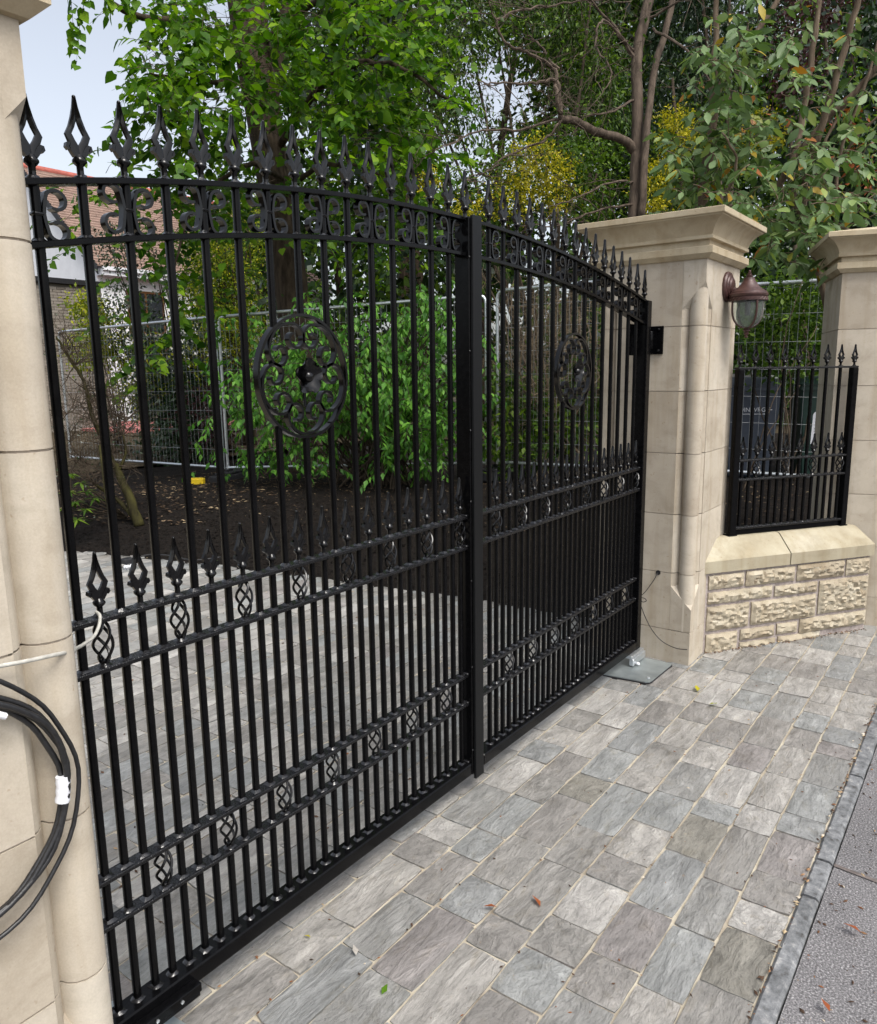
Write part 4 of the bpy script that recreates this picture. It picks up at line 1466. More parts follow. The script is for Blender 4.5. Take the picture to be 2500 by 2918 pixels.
# ------------------------------------------------------------------ wheelie bins behind the railings
def bin_(label, c, a, mat, text=None, stickers=False):
    root = thing('wheelie_bin', label, 'bin', c, 'wheelie bins behind the fence')
    T = Matrix.Translation(c) @ Matrix.Rotation(a, 4, 'Z')
    q = MB()
    secs = [(0.0, 0.20, 0.22), (0.02, 0.215, 0.235), (0.45, 0.245, 0.28), (0.86, 0.275, 0.325), (0.92, 0.278, 0.33), (0.92, 0.295, 0.345), (0.965, 0.295, 0.345)]
    q.loft([[(-a_ + .02, -b_, z), (a_ - .02, -b_, z), (a_, -b_ + .02, z), (a_, b_ - .02, z), (a_ - .02, b_, z), (-a_ + .02, b_, z), (-a_, b_ - .02, z), (-a_, -b_ + .02, z)] for z, a_, b_ in secs], True, True)
    xf(q, T)
    part('body', q, mat, root, smooth=30)
    q = MB()
    lid = [(0.968, 0.302, 0.352), (0.985, 0.302, 0.352), (0.992, 0.29, 0.34), (1.03, 0.27, 0.31), (1.052, 0.20, 0.22), (1.056, 0.12, 0.14)]
    q.loft([[(-a_ + .03, -b_, z), (a_ - .03, -b_, z), (a_, -b_ + .03, z), (a_, b_ - .03, z), (a_ - .03, b_, z), (-a_ + .03, b_, z), (-a_, b_ - .03, z), (-a_, -b_ + .03, z)] for z, a_, b_ in lid], True, True)
    xf(q, T)
    part('lid', q, mat, root, smooth=40)
    q = MB()
    q.tube([(-0.2, 0.40, 0.99), (0.2, 0.40, 0.99)], 0.015, 8)
    q.box(-0.21, -0.17, 0.34, 0.41, 0.97, 1.0, .004)
    q.box(0.17, 0.21, 0.34, 0.41, 0.97, 1.0, .004)
    xf(q, T)
    part('handle', q, mat, root, smooth=40)
    for sx in (-0.245, 0.205):
        q = MB()
        q.lathe([(0.04, 0.0), (0.10, 0.002), (0.10, 0.042), (0.04, 0.044)], (0, 0, 0), 18)
        q.v = [(sx + z_, 0.20 + x_, 0.10 + y_) for x_, y_, z_ in q.v]
        xf(q, T)
        part('wheel', q, 'rubber', root, smooth=40)

    def fy(z):
        return -np.interp(z, [0.02, 0.45, 0.86], [0.235, 0.28, 0.325]) - 0.003
    if text:
        for body, size, z, x in ((text, 0.062, 0.70, 0.0),):
            cu = bpy.data.curves.new('bin_lettering', 'FONT')
            cu.body = body
            cu.size = size
            cu.align_x = 'CENTER'
            cu.extrude = 0.0006
            tmp = bpy.data.objects.new('lettering', cu)
            C.objects.link(tmp)
            bpy.context.view_layer.update()
            tme = bpy.data.meshes.new_from_object(tmp.evaluated_get(bpy.context.evaluated_depsgraph_get()))
            bpy.data.objects.remove(tmp)
            tme.materials.clear()
            o = put('bin_lettering', tme, 'tape', root)
            Tl = T @ Matrix.Translation((x, fy(z), z)) @ Matrix.Rotation(math.radians(96), 4, 'X')
            o.matrix_world = Tl
            o.location = Tl.translation - Vector(c)
        q = MB()
        q.box(-0.13, 0.13, fy(0.675) - 0.001, fy(0.675) + 0.003, 0.672, 0.677)
        q.box(-0.19, -0.165, fy(0.72) - 0.001, fy(0.72) + 0.003, 0.716, 0.722)
        q.box(0.165, 0.19, fy(0.72) - 0.001, fy(0.72) + 0.003, 0.716, 0.722)
        xf(q, T)
        part('lettering_rule', q, 'tape', root)
    if stickers:
        q = MB()
        n = 14
        ring = []
        for k in range(n):
            t = math.pi * k / (n - 1)
            ring.append((-0.08 + 0.065 * math.cos(t), 0.66 + 0.05 * math.sin(t)))
        ring += [(-0.145, 0.36), (-0.015, 0.36)]
        q.loft([[(x, fy(z) - .001, z) for x, z in ring], [(x, fy(z) + .003, z) for x, z in ring]], True, True)
        xf(q, T)
        part('white_sticker', q, 'tape', root)
        q = MB()
        q.loft([[(x, fy(z) - .001, z) for x, z in ((0.07, 0.40), (0.145, 0.40), (0.145, 0.70), (0.07, 0.70))], [(x, fy(z) + .003, z) for x, z in ((0.07, 0.40), (0.145, 0.40), (0.145, 0.70), (0.07, 0.70))]], True, True)
        xf(q, T)
        part('white_sticker', q, 'tape', root)
        q = MB()
        for z, x0, x1 in ((0.62, -.12, -.03), (0.59, -.12, -.05), (0.52, -.12, -.04), (0.49, -.12, -.03), (0.46, -.12, -.07)):
            q.box(x0, x1, fy(z) - .0035, fy(z) - .0015, z, z + 0.008)
        xf(q, T)
        part('sticker_lines', q, 'bin_grey', root)
    return root


ba = math.radians(-62)
bz = bed_z(8.2, 0.3) + 0.01
bin_('slate grey wheelie bin with white EDINBURGH lettering behind the fence', (7.95, 0.72, bz), ba, 'bin_grey', text='EDINBVRGH')
bin_('dark green wheelie bin with white stickers behind the fence', (8.25, 0.02, bz), ba - 0.1, 'bin_green', stickers=True)

# ------------------------------------------------------------------ house beyond the fence
hx, hy = 12.75, 21.5
hz = 0.20
ez, rz_ = 5.02, 8.35
house = thing('house', 'white rendered house with a red tiled roof and grey brick side wing', 'house', (hx + 5, hy + 3.5, hz))
q = MB()
q.box(hx, hx + 10, hy, hy + 7.4, hz, ez - 0.14)
q.add([(hx, hy, ez - .14), (hx, hy + 7.4, ez - .14), (hx, hy + 3.7, rz_ - 0.1), (hx + .25, hy, ez - .14), (hx + .25, hy + 7.4, ez - .14), (hx + .25, hy + 3.7, rz_ - 0.1)], [(0, 1, 2), (3, 5, 4), (0, 2, 5, 3), (1, 4, 5, 2), (0, 3, 4, 1)])
part('rendered_wall', q, 'white', house)
rfm = MB()
nC = 34
for side in (1, -1):
    ybase = hy - 0.30 if side > 0 else hy + 7.7
    for i in range(nC):
        t0, t1 = i / nC, (i + 1.12) / nC
        ya, yb_ = ybase + side * (4.0 * t0), ybase + side * (4.0 * t1)
        za, zb = ez - 0.05 + (rz_ - ez + 0.15) * t0 + 0.055, ez - 0.05 + (rz_ - ez + 0.15) * t1
        rfm.add([(hx - 0.12, ya, za), (hx + 10.2, ya, za), (hx + 10.2, yb_, zb), (hx - 0.12, yb_, zb), (hx - 0.12, ya, za - 0.06), (hx + 10.2, ya, za - 0.06)], [(0, 1, 2, 3), (4, 5, 1, 0)])
rfo = part('roof', rfm, 'tile', house, kind='stuff')
q = MB()
q.tube([(hx - 0.15, hy + 3.7, rz_ + 0.10), (hx + 10.2, hy + 3.7, rz_ + 0.10)], 0.13, 8)
part('ridge_tiles', q, 'ridge', rfo, smooth=50)
for s0 in (1, -1):
    yb0 = hy - 0.32 if s0 > 0 else hy + 7.72
    q = MB()
    q.loft([[(hx - 0.16, yb0 + s0 * 4.02 * t, ez - 0.30 + (rz_ - ez + 0.2) * t + k) for k in (0, 0.22)] + [(hx - 0.12, yb0 + s0 * 4.02 * t, ez - 0.30 + (rz_ - ez + 0.2) * t + k) for k in (0.22, 0)] for t in (0, 1)], True, True)
    part('barge_board', q, 'dark', rfo)
q = MB()
q.box(hx + 0.25, hx + 0.60, hy + 4.5, hy + 5.0, rz_ - 1.0, rz_ + 0.44)
q.box(hx + 0.23, hx + 0.62, hy + 4.48, hy + 5.02, rz_ + 0.441, rz_ + 0.50)
part('chimney', q, 'ridge', rfo)
q = MB()
q.box(hx + .02, hx + 10.1, hy - 0.30, hy + 0.0, ez - 0.30, ez - 0.10)
q.box(hx + .02, hx + 10.1, hy - 0.36, hy - 0.3005, ez - 0.16, ez - 0.04)
part('eaves_board', q, 'trim', house)
for (x0, x1, z0, z1) in ((hx + 0.95, hx + 2.3, 3.0, 4.35), (hx + 3.6, hx + 5.2, 3.0, 4.35), (hx + 3.2, hx + 5.2, 0.95, 2.3)):
    q = MB()
    q.box(x0, x1, hy - 0.03, hy - 0.001, z0, z0 + 0.07)
    q.box(x0, x1, hy - 0.03, hy - 0.001, z1 - 0.07, z1)
    for x in (x0, (x0 + x1) / 2 - .035, x1 - 0.07):
        q.box(x, x + 0.07, hy - 0.032, hy - 0.001, z0 + .0701, z1 - .0701)
    wf = part('window', q, 'wood', house)
    q = MB()
    q.box(x0 + .03, x1 - .03, hy - 0.012, hy - 0.002, z0 + .03, z1 - .03)
    part('pane', q, 'pane', wf)
    q = MB()
    q.box(x0 - .08, x1 + .08, hy - 0.12, hy - 0.001, z0 - 0.09, z0 - 0.002)
    part('sill', q, 'step', wf)
# door with arched head, white jamb, steps
q = MB()
dp = [(hx + 1.25, hz + 0.45), (hx + 2.35, hz + 0.45), (hx + 2.35, hz + 2.2)] + [(hx + 1.8 + 0.55 * math.cos(t), hz + 2.2 + 0.45 * math.sin(t)) for t in [math.pi * k / 8 for k in range(1, 8)]] + [(hx + 1.25, hz + 2.2)]
q.loft([[(x, hy - 0.06, z) for x, z in dp], [(x, hy - 0.002, z) for x, z in dp]], True, True)
dr = part('door', q, 'wood', house)
q = MB()
q.lathe([(0.03, -0.002), (0.02, -0.05), (0.03, -0.07), (0.01, -0.09)], (hx + 2.2, hy - 0.06, hz + 1.4), 8, axis='y')
part('handle', q, 'brass', dr, smooth=50)
q = MB()
q.box(hx + 0.72, hx + 0.92, hy - 0.07, hy - 0.001, hz + 0.6, hz + 2.55)
part('door_jamb', q, 'trim', house)
q = MB()
for i in range(3):
    q.box(hx + 0.9 - 0.05 * i, hx + 3.0 + 0.05 * i, hy - 0.45 - 0.32 * i, hy - 0.13 - 0.32 * i if i else hy - 0.071, hz - 0.02, hz + 0.45 - 0.15 * i)
part('door_steps', q, 'step', house)
q = MB()
q.box(hx + 0.77, hx + 0.87, hy - 0.2, hy - 0.072, hz + 2.2, hz + 2.4, 0.01)
part('porch_lamp', q, 'dark', house)
# brick wing with flat roof
bx0, bx1, by0 = 8.2, 11.15, 18.6
q = MB()
q.box(bx0, bx1 - 0.012, by0 + 0.012, hy - 0.002, hz, 4.02)
part('wing_mortar', q, 'brick_mortar', house)
q = MB()
q.box(bx0 - 0.1, bx1 + 0.1, by0 - 0.1, hy - 0.004, 4.03, 4.16)
part('wing_roof_edge', q, 'dark', house)
bm_ = MB()
bm_.box(-0.108, 0.108, -0.012, 0.05, -0.0325, 0.0325, 0.004)
BRK = bm_.mesh('brick')
BRK.materials.append(M['brick'])
nb = 0
brest = MB()
course = 0.075
nr = int((4.0 - hz) / course)
for r in range(nr - 1, -1, -1):
    z = hz + 0.04 + r * course
    x = bx1 - 0.112 - (0.11 if r % 2 else 0)
    c = 0
    while x > bx0 + 0.1:
        if c < 7 and nb < 296 and r > 8:
            put('brick', BRK, None, house, (x, by0 + 0.0 + rnd.uniform(-.003, .003), z))
            nb += 1
        else:
            k = len(brest.v)
            brest.box(x - .108, x + .108, by0 - 0.012, by0 + 0.05, z - .0325, z + .0325)
        x -= 0.228
        c += 1
    y = by0 + 0.17
part('more_bricks', brest, 'brick', house, kind='stuff')
q = MB()
q.box(10.2, 14.6, 16.6, 20.4, 0.18, 0.262)
rp = single('red_path', q, 'red_pave', (0, 0, 0))
rp['kind'] = 'structure'


# ------------------------------------------------------------------ plants
LEAF_SHAPES = {
    'oval': ([(0, 0, 0), (.36, .24, .05), (.40, -.24, .05), (1, 0, -.06), (.42, 0, 0)], [(0, 4, 1), (0, 2, 4), (1, 4, 3), (4, 2, 3)]),
    'lime': ([(.05, 0, 0), (-.02, .22, .03), (-.02, -.22, .03), (.30, .42, .05), (.30, -.42, .05), (.68, .25, .0), (.68, -.25, .0), (1.02, 0, -.10), (.45, 0, -.02)],
             [(0, 8, 1), (0, 2, 8), (1, 8, 3), (2, 4, 8), (3, 8, 5), (8, 4, 6), (5, 8, 7), (8, 6, 7)]),
    'lance': ([(0, 0, 0), (.35, .13, .03), (.35, -.13, .03), (1, 0, -.10), (.4, 0, 0)], [(0, 4, 1), (0, 2, 4), (1, 4, 3), (4, 2, 3)]),
    'big': ([(0, 0, 0), (.18, .13, .02), (.18, -.13, .02), (.48, .225, .03), (.48, -.225, .03), (.80, .13, -.02), (.80, -.13, -.02), (1.0, 0, -.09), (.2, 0, -.01), (.5, 0, -.015), (.8, 0, -.05)],
            [(0, 8, 1), (0, 2, 8), (1, 8, 9, 3), (8, 2, 4, 9), (3, 9, 10, 5), (9, 4, 6, 10), (5, 10, 7), (10, 6, 7)]),
    'quad': ([(0, 0, 0), (.45, .3, .04), (1, 0, -.05), (.45, -.3, .04)], [(0, 3, 2, 1)]),
}


def frames(d, n):
    d = d / np.linalg.norm(d, axis=1, keepdims=True)
    n = n - d * np.sum(n * d, axis=1, keepdims=True)
    n = n / np.maximum(np.linalg.norm(n, axis=1, keepdims=True), 1e-6)
    return d, np.cross(n, d), n


def leaf_arrays(pos, d, nrm, size, shape):
    V, Fc = LEAF_SHAPES[shape]
    V = np.array(V, float)
    X, Y, Z = frames(d, nrm)
    size = np.broadcast_to(size, (len(pos),))
    P = pos[:, None, :] + size[:, None, None] * (V[None, :, 0:1] * X[:, None, :] + V[None, :, 1:2] * Y[:, None, :] + V[None, :, 2:3] * Z[:, None, :])
    return P.reshape(-1, 3), Fc, len(V)


def leaf_mesh(name, pos, d, nrm, size, shape):
    P, Fc, nv = leaf_arrays(pos, d, nrm, size, shape)
    N = len(pos)
    loops, starts, tot = [], [], []
    fl = [np.array(f) for f in Fc]
    counts = np.array([len(f) for f in fl])
    base = np.arange(N) * nv
    flat = np.concatenate(fl)
    L = (base[:, None] + flat[None, :]).ravel()
    tot = np.tile(counts, N)
    st = np.concatenate([[0], np.cumsum(tot)[:-1]])
    me = bpy.data.meshes.new(name)
    me.vertices.add(len(P))
    me.vertices.foreach_set('co', P.ravel())
    me.loops.add(len(L))
    me.loops.foreach_set('vertex_index', L.astype(np.int32))
    me.polygons.add(len(tot))
    me.polygons.foreach_set('loop_start', st.astype(np.int32))
    me.update(calc_edges=True)
    me.validate()
    return me


def leaf_obj_mesh(shape):
    V, Fc = LEAF_SHAPES[shape]
    m = MB()
    m.add(V, Fc)
    return m.mesh('leaf', smooth='all', fix=False)


def put_leaves(root, pos, d, nrm, size, shape, mat, n_single, name='leaf', crown='crown'):
    """The nearest n_single leaves become parts of their own, the rest one foliage part."""
    size = np.broadcast_to(size, (len(pos),)).copy()
    base = np.array(WL[root.name])
    rel = pos - CAM
    dep = rel @ F_
    u = 1250 + FPX * (rel @ R_) / np.maximum(dep, .01)
    v = 1459 - FPX * (rel @ U_) / np.maximum(dep, .01)
    ok = (dep > 0.3) & (u > -20) & (u < 2520) & (v > -20) & (v < 2940)
    key = np.where(ok, dep / size, 1e9)
    o = np.argsort(key)
    pick = o[:n_single]
    pick = pick[ok[pick]] if n_single else pick
    mask = np.ones(len(pos), bool)
    mask[pick] = False
    if len(pick):
        me = leaf_obj_mesh(shape)
        me.materials.append(M[mat])
        X, Y, Z = frames(d[pick], nrm[pick])
        for k, i in enumerate(pick):
            m = Matrix(((X[k, 0], Y[k, 0], Z[k, 0]), (X[k, 1], Y[k, 1], Z[k, 1]), (X[k, 2], Y[k, 2], Z[k, 2])))
            ob = bpy.data.objects.new(name, me)
            ob.parent = root
            ob.location = pos[i] - base
            ob.rotation_euler = m.to_euler()
            ob.scale = (size[i],) * 3
            C.objects.link(ob)
    if mask.any():
        me = leaf_mesh(crown, pos[mask] - base, d[mask], nrm[mask], size[mask], shape)
        me.materials.append(M[mat])
        ob = put(crown, me, None, root, tuple(base))
        ob['kind'] = 'stuff'
        return ob


def unit(v):
    return v / np.maximum(np.linalg.norm(v, axis=-1, keepdims=True), 1e-9)


def blob_leaves(blobs, n, clump=0.18, per=14, seed=0, droop=0.3, shell=0.65):
    """Leaf positions in clumps through ellipsoids [(centre, radii)], with directions and normals."""
    r = np.random.default_rng(seed)
    vol = np.array([np.prod(b[1]) ** (2 / 3) for b in blobs])
    pr = vol / vol.sum()
    nc = max(1, n // per)
    bi = r.choice(len(blobs), nc, p=pr)
    cen = np.array([b[0] for b in blobs], float)[bi]
    rad = np.array([b[1] for b in blobs], float)[bi]
    dirs = unit(r.normal(size=(nc, 3)))
    rr = r.uniform(0, 1, (nc, 1)) ** (1 / 3)
    rr = np.where(r.random((nc, 1)) < shell, 1 - 0.28 * r.random((nc, 1)), rr)
    cc = cen + dirs * rr * rad * (1 + 0.10 * r.normal(size=(nc, 1)))
    pos = np.repeat(cc, per, 0) + r.normal(size=(nc * per, 3)) * clump * r.uniform(.5, 1.3, (nc, 1)).repeat(per, 0)
    out = np.repeat(dirs, per, 0)
    d = unit(out * 0.7 + r.normal(size=(nc * per, 3)) * 0.8 + np.array([0, 0, -droop]))
    nr_ = unit(np.array([0, 0, 0.8]) + out * 0.6 + r.normal(size=(nc * per, 3)) * 0.6)
    return pos, d, nr_


def spray_leaves(starts, dirs_, L, n_leaf, seed=0, sag=0.5, spread=0.03, mb=None, rad=0.004):
    """Leafy shoots: stems curve down under their weight and carry leaves alternately on two sides."""
    r = np.random.default_rng(seed)
    P_, D_, N_ = [], [], []
    for s, dv in zip(starts, dirs_):
        s, dv = np.array(s, float), unit(np.array(dv, float))
        ll = L * r.uniform(.6, 1.25)
        pts = [s]
        dd = dv.copy()
        k = max(4, int(n_leaf * r.uniform(.7, 1.2)))
        side = unit(np.cross(dv, [0, 0, 1]) + 1e-6)
        for i in range(k):
            dd = unit(dd + np.array([0, 0, -sag / k]) + r.normal(size=3) * 0.06)
            p = pts[-1] + dd * ll / k
            pts.append(p)
            sd = side * (1 if i % 2 else -1)
            ld = unit(dd * 0.65 + sd * 0.8 + np.array([0, 0, -0.25]) + r.normal(size=3) * .25)
            P_.append(p + sd * spread * 0.3)
            D_.append(ld)
            N_.append(unit(np.array([0, 0, 1.0]) + r.normal(size=3) * .45))
        if mb is not None:
            mb.tube([tuple(q) for q in pts], [rad * (1 - .75 * i / (len(pts) - 1)) for i in range(len(pts))], 4, cap=False)
    return np.array(P_), np.array(D_), np.array(N_)


def limb(mb, pts, r0, r1, seg=7, wob=0.0, n=6, seed=0):
    r = random.Random(seed)
    sp = smooth_path(pts, n)
    sp = [p + Vector((r.uniform(-wob, wob), r.uniform(-wob, wob), r.uniform(-wob, wob))) for p in sp]
    mb.tube(sp, [r0 + (r1 - r0) * i / (len(sp) - 1) for i in range(len(sp))], seg)
    return sp


def twigs(mb, p, d, L, r, depth, R, bend=0.35, fork=3, tips=None):
    """Crooked twig that forks; ends collect in tips."""
    p, d = Vector(p), Vector(d).normalized()
    pts, rad = [p.copy()], [r]
    k = 4
    for i in range(k):
        d = (d + Vector((R.uniform(-1, 1), R.uniform(-1, 1), R.uniform(-1, 1))) * bend).normalized()
        p = p + d * (L / k)
        pts.append(p.copy())
        rad.append(max(r * (1 - 0.6 * (i + 1) / k), 0.0013))
    mb.tube(pts, rad, 4 if r < 0.012 else 6, cap=False)
    if depth <= 0:
        if tips is not None:
            tips.append((p, d))
        return
    for j in range(fork):
        i = R.randint(1, k)
        dd = (d * 0.6 + Vector((R.uniform(-1, 1), R.uniform(-1, 1), R.uniform(-1, 1))) * 0.9).normalized()
        twigs(mb, pts[i], dd, L * R.uniform(.5, .8), max(rad[i] * 0.7, .0015), depth - 1, R, bend, fork, tips)


# ---- big lime tree behind the fence
lime = thing('lime_tree', 'tall lime tree with a dark trunk and bright heart-shaped leaves behind the nearer gate leaf', 'tree', (6.88, 6.45, 0.25))
q = MB()
tp = [W(890, 1350, 11), W(868, 1150, 11), W(842, 900, 11), W(805, 650, 11), W(765, 420, 11), W(728, 200, 11), W(700, 0, 11), W(672, -260, 11), W(650, -560, 11.2)]
sp = smooth_path(tp, 5)
rr0 = np.interp(np.linspace(0, 1, len(sp)), [0, .04, .12, .5, .75, 1], [0.34, 0.28, 0.23, 0.25, 0.27, 0.19])
rings = []
for i, p in enumerate(sp):
    ring = []
    for k in range(20):
        a = 2 * math.pi * k / 20
        rr = rr0[i] * (1 + 0.06 * math.sin(3 * a + i * .15) + 0.05 * mnoise.noise(Vector((math.cos(a) * 2, math.sin(a) * 2, p.z * 1.2))) + (0.10 * math.cos(a * 5) if i < 3 else 0))
        ring.append((p.x + rr * math.cos(a), p.y + rr * math.sin(a), p.z))
    rings.append(ring)
q.loft(rings, True, True)
part('trunk', q, 'bark', lime, smooth='all')
q = MB()
limb(q, [W(770, 330, 11), W(795, 150, 10.9), W(815, 20, 10.8), W(835, -200, 10.6)], 0.11, 0.08, 8, .01, seed=3)
limb(q, [W(745, 260, 11), W(640, 120, 10.2), W(520, 60, 9.4), W(380, 40, 8.6), W(240, -60, 7.4), W(120, -130, 6.5)], 0.06, 0.016, 7, .02, seed=4)
limb(q, [W(760, 330, 11), W(690, 240, 10.0), W(560, 230, 8.8), W(430, 210, 8.0)], 0.05, 0.010, 7, .02, seed=5)
limb(q, [W(790, 430, 11), W(900, 260, 10), W(1030, 180, 9.3), W(1150, 200, 8.8), W(1290, 300, 8.4)], 0.06, 0.012, 7, .02, seed=6)
limb(q, [W(750, 120, 11), W(880, 20, 10), W(1000, -40, 9), W(1150, 0, 8.4)], 0.06, 0.015, 7, .02, seed=7)
limb(q, [W(810, 520, 11), W(740, 470, 10), W(640, 500, 9.2), W(540, 620, 8.8), W(490, 800, 8.6)], 0.045, 0.008, 7, .02, seed=8)
limb(q, [W(800, 560, 11), W(900, 480, 10), W(1010, 470, 9.4), W(1120, 520, 9)], 0.045, 0.008, 7, .02, seed=9)
part('limbs', q, 'bark', lime, smooth='all')
stems = MB()
R = random.Random(5)
zones = [  # u0, u1, v0, v1, depth range, shoots
    (420, 760, -60, 330, 7.6, 10.6, 120), (700, 1000, -60, 330, 7.8, 10.4, 100), (980, 1280, -40, 470, 7.9, 10.8, 110), (380, 620, 130, 330, 7.2, 8.6, 34),
    (420, 560, 330, 560, 8.2, 9.6, 26), (560, 900, 300, 620, 8.6, 12.2, 62), (880, 1240, 360, 700, 8.6, 11, 70), (290, 420, 470, 560, 9.2, 9.8, 9), (470, 560, 560, 960, 8.4, 9.4, 26), (160, 330, 520, 720, 8.8, 9.6, 9), (330, 640, 540, 900, 8.8, 10.2, 26),
    (560, 700, 620, 900, 9.4, 11.6, 20), (380, 520, 880, 1100, 8.9, 9.5, 10), (850, 1150, 620, 860, 9.4, 12, 26)]
st, dv = [], []
for u0_, u1_, v0_, v1_, d0_, d1_, n in zones:
    for _ in range(n):
        D = R.uniform(d0_, d1_)
        st.append(at(R.uniform(u0_, u1_), R.uniform(v0_, v1_), D))
        dv.append((R.uniform(-1, 1) - .25, R.uniform(-1, 1) - .25, R.uniform(-.5, .25)))
# the canopy goes on above the picture
for _ in range(150):
    st.append(at(R.uniform(500, 1300), R.uniform(-700, -60), R.uniform(7.6, 12.5)))
    dv.append((R.uniform(-1, 1), R.uniform(-1, 1), R.uniform(-.5, .25)))
nk = int(len(st) * .55)
st, dv = st + [tuple(np.array(a_) + rng.normal(size=3) * .22) for a_ in st[:nk]], dv + dv[:nk][::-1]
P_, D_, N_ = spray_leaves(st, dv, 0.58, 13, seed=2, sag=0.7, mb=stems, rad=0.0042)
# the trunk stays partly clear of leaves
rel = P_ - CAM
dep = rel @ F_
uu = 1250 + FPX * (rel @ R_) / dep
vv = 1459 - FPX * (rel @ U_) / dep
tu = np.interp(vv, [-300, 0, 200, 480, 900], [665, 700, 730, 770, 845])
keep = ~((np.abs(uu - tu) < 62) & (vv > -100) & (vv < 900) & (dep < 10.9) & (rng.random(len(P_)) < 0.62))
keep &= ~((np.sin(uu * .021 + 1.3) * np.sin(vv * .027 + .4) > 0.45) & (rng.random(len(P_)) < 0.8))
P_, D_, N_ = P_[keep], D_[keep], N_[keep]
# hanging sprays at the top of the sky
st2 = [at(195, -60, 6.0), at(225, -40, 6.0), at(240, -10, 6.05), at(320, -60, 6.1), at(345, -70, 6.1), at(400, -60, 6.2), at(300, -70, 6.0), at(255, -80, 6.0)]
dv2 = [(0.05, 0.0, -1), (-.02, 0.02, -1), (-.03, 0, -1), (-.1, .05, -1), (.05, -.05, -1), (-.1, .1, -1), (-.2, .1, -.8), (-.1, .2, -.7)]
P2, D2, N2 = spray_leaves(st2[:1] + st2[2:3], dv2[:1] + dv2[2:3], 0.52, 16, seed=7, sag=0.2, mb=stems, rad=0.003)
P3, D3, N3 = spray_leaves(st2[3:], dv2[3:], 0.30, 9, seed=8, sag=0.3, mb=stems, rad=0.003)
sz = np.concatenate([rng.uniform(.05, .14, len(P_)), rng.uniform(.065, .105, len(P2)), rng.uniform(.07, .11, len(P3))])
P_, D_, N_ = np.concatenate([P_, P2, P3]), np.concatenate([D_, D2, D3]), np.concatenate([N_, N2, N3])
put_leaves(lime, P_, D_, N_, sz, 'lime', 'lime_leaf', 300)
part('shoots', stems, 'twig', lime, kind='stuff')

# ---- bright bush by the fence
bush = thing('leafy_bush', 'bright green drooping-leaved bush growing through the mesh fence behind the gates', 'bush', (6.0, 4.5, 0.33))
R = random.Random(9)
q = MB()
st, dv = [], []
basep = Vector((6.05, 4.45, bed_z(6.05, 4.45) - .03))
for i in range(84):
    u = R.choice([R.uniform(860, 1320), R.uniform(860, 1320), R.uniform(860, 1320), R.uniform(640, 900)])
    top = np.interp(u, [640, 760, 860, 1000, 1250, 1330], [960, 930, 880, 870, 850, 950])
    v = R.uniform(top, 1300)
    D = R.uniform(7.7, 9.3) if u > 860 else R.uniform(8.6, 9.9)
    e = W(u, v, D)
    m_ = basep.lerp(e, .55) + Vector((0, 0, 0.25))
    limb(q, [basep + Vector((R.uniform(-.4, .4), R.uniform(-.6, .6), 0)), m_, e], 0.012, 0.004, 5, .01, seed=i)
    for _ in range(11):
        pp = m_.lerp(e, R.uniform(.0, 1.1)) + Vector((R.gauss(0, .2), R.gauss(0, .2), R.gauss(0, .2)))
        st.append(tuple(pp))
        dv.append((R.uniform(-1, 1) - .4, R.uniform(-1, 1) - .3, R.uniform(-.4, .4)))
P_, D_, N_ = spray_leaves(st, dv, 0.28, 12, seed=12, sag=1.1, mb=q, rad=0.0028)
D_ = unit(D_ + np.array([0, 0, -.5]))
part('stems', q, 'twig', bush, kind='stuff')
put_leaves(bush, P_, D_, N_, rng.uniform(.055, .11, len(P_)), 'oval', 'bush_leaf', 300, crown='foliage')

# ---- big-leaved shrub leaning over the wall
shrub = thing('broadleaf_shrub', 'large grey-green leathery-leaved shrub leaning over the railings with a few orange leaves', 'shrub', (5.75, 0.35, 0.4))
R = random.Random(21)
q = MB()
stems_px = [[(2440, 1200, 6.4), (2420, 850, 6.3), (2290, 590, 6.1), (2360, 300, 5.8), (2440, 20, 5.6), (2480, -160, 5.5)],
            [(2450, 1200, 6.4), (2400, 800, 6.3), (2262, 560, 6.1), (2290, 320, 6.1), (2330, 60, 6.0), (2350, -140, 6.0)],
            [(2430, 1200, 6.5), (2300, 640, 6.2), (2220, 540, 6.2), (2320, 380, 6.0), (2440, 260, 5.8), (2560, 120, 5.6)],
            [(2000, 1200, 6.4), (1990, 800, 6.2), (2010, 520, 6.0), (2030, 300, 6.0), (2040, 80, 6.0), (2050, -120, 6.0)],
            [(2010, 1200, 6.4), (1970, 760, 6.2), (2020, 470, 6.1), (2060, 220, 6.1), (2180, 60, 6.1), (2260, -90, 6.1)],
            [(2020, 1200, 6.4), (1985, 640, 6.2), (2030, 360, 6.2)],
            [(2440, 1200, 6.3), (2360, 620, 5.8), (2420, 420, 5.5), (2540, 300, 5.3)],
            [(2030, 1100, 6.0), (2060, 640, 5.6), (2100, 470, 5.4), (2060, 380, 5.3)],
            [(2440, 1100, 5.9), (2400, 760, 5.5), (2390, 650, 5.15), (2460, 680, 4.97)],
            [(2440, 1200, 6.3), (2380, 560, 5.9), (2480, 200, 5.6), (2530, 20, 5.5)], [(2440, 1200, 6.3), (2330, 560, 6.0), (2410, 300, 5.9), (2540, 180, 5.8)],
            [(2250, 1250, 6.9), (2230, 1000, 6.8), (2290, 800, 6.6)], [(2140, 1350, 6.9), (2200, 1150, 6.8), (2330, 930, 6.7)], [(2120, 1400, 6.9), (2180, 1250, 6.8), (2280, 1100, 6.7)]]
for i, s_ in enumerate(stems_px):
    limb(q, [W(*a_) for a_ in s_], 0.038 if i < 5 else 0.018 if i < 11 else .006, 0.018 if i < 5 else 0.006 if i < 11 else .003, 8, .008, seed=i + 40)
part('stems', q, 'bark3', shrub, smooth='all')
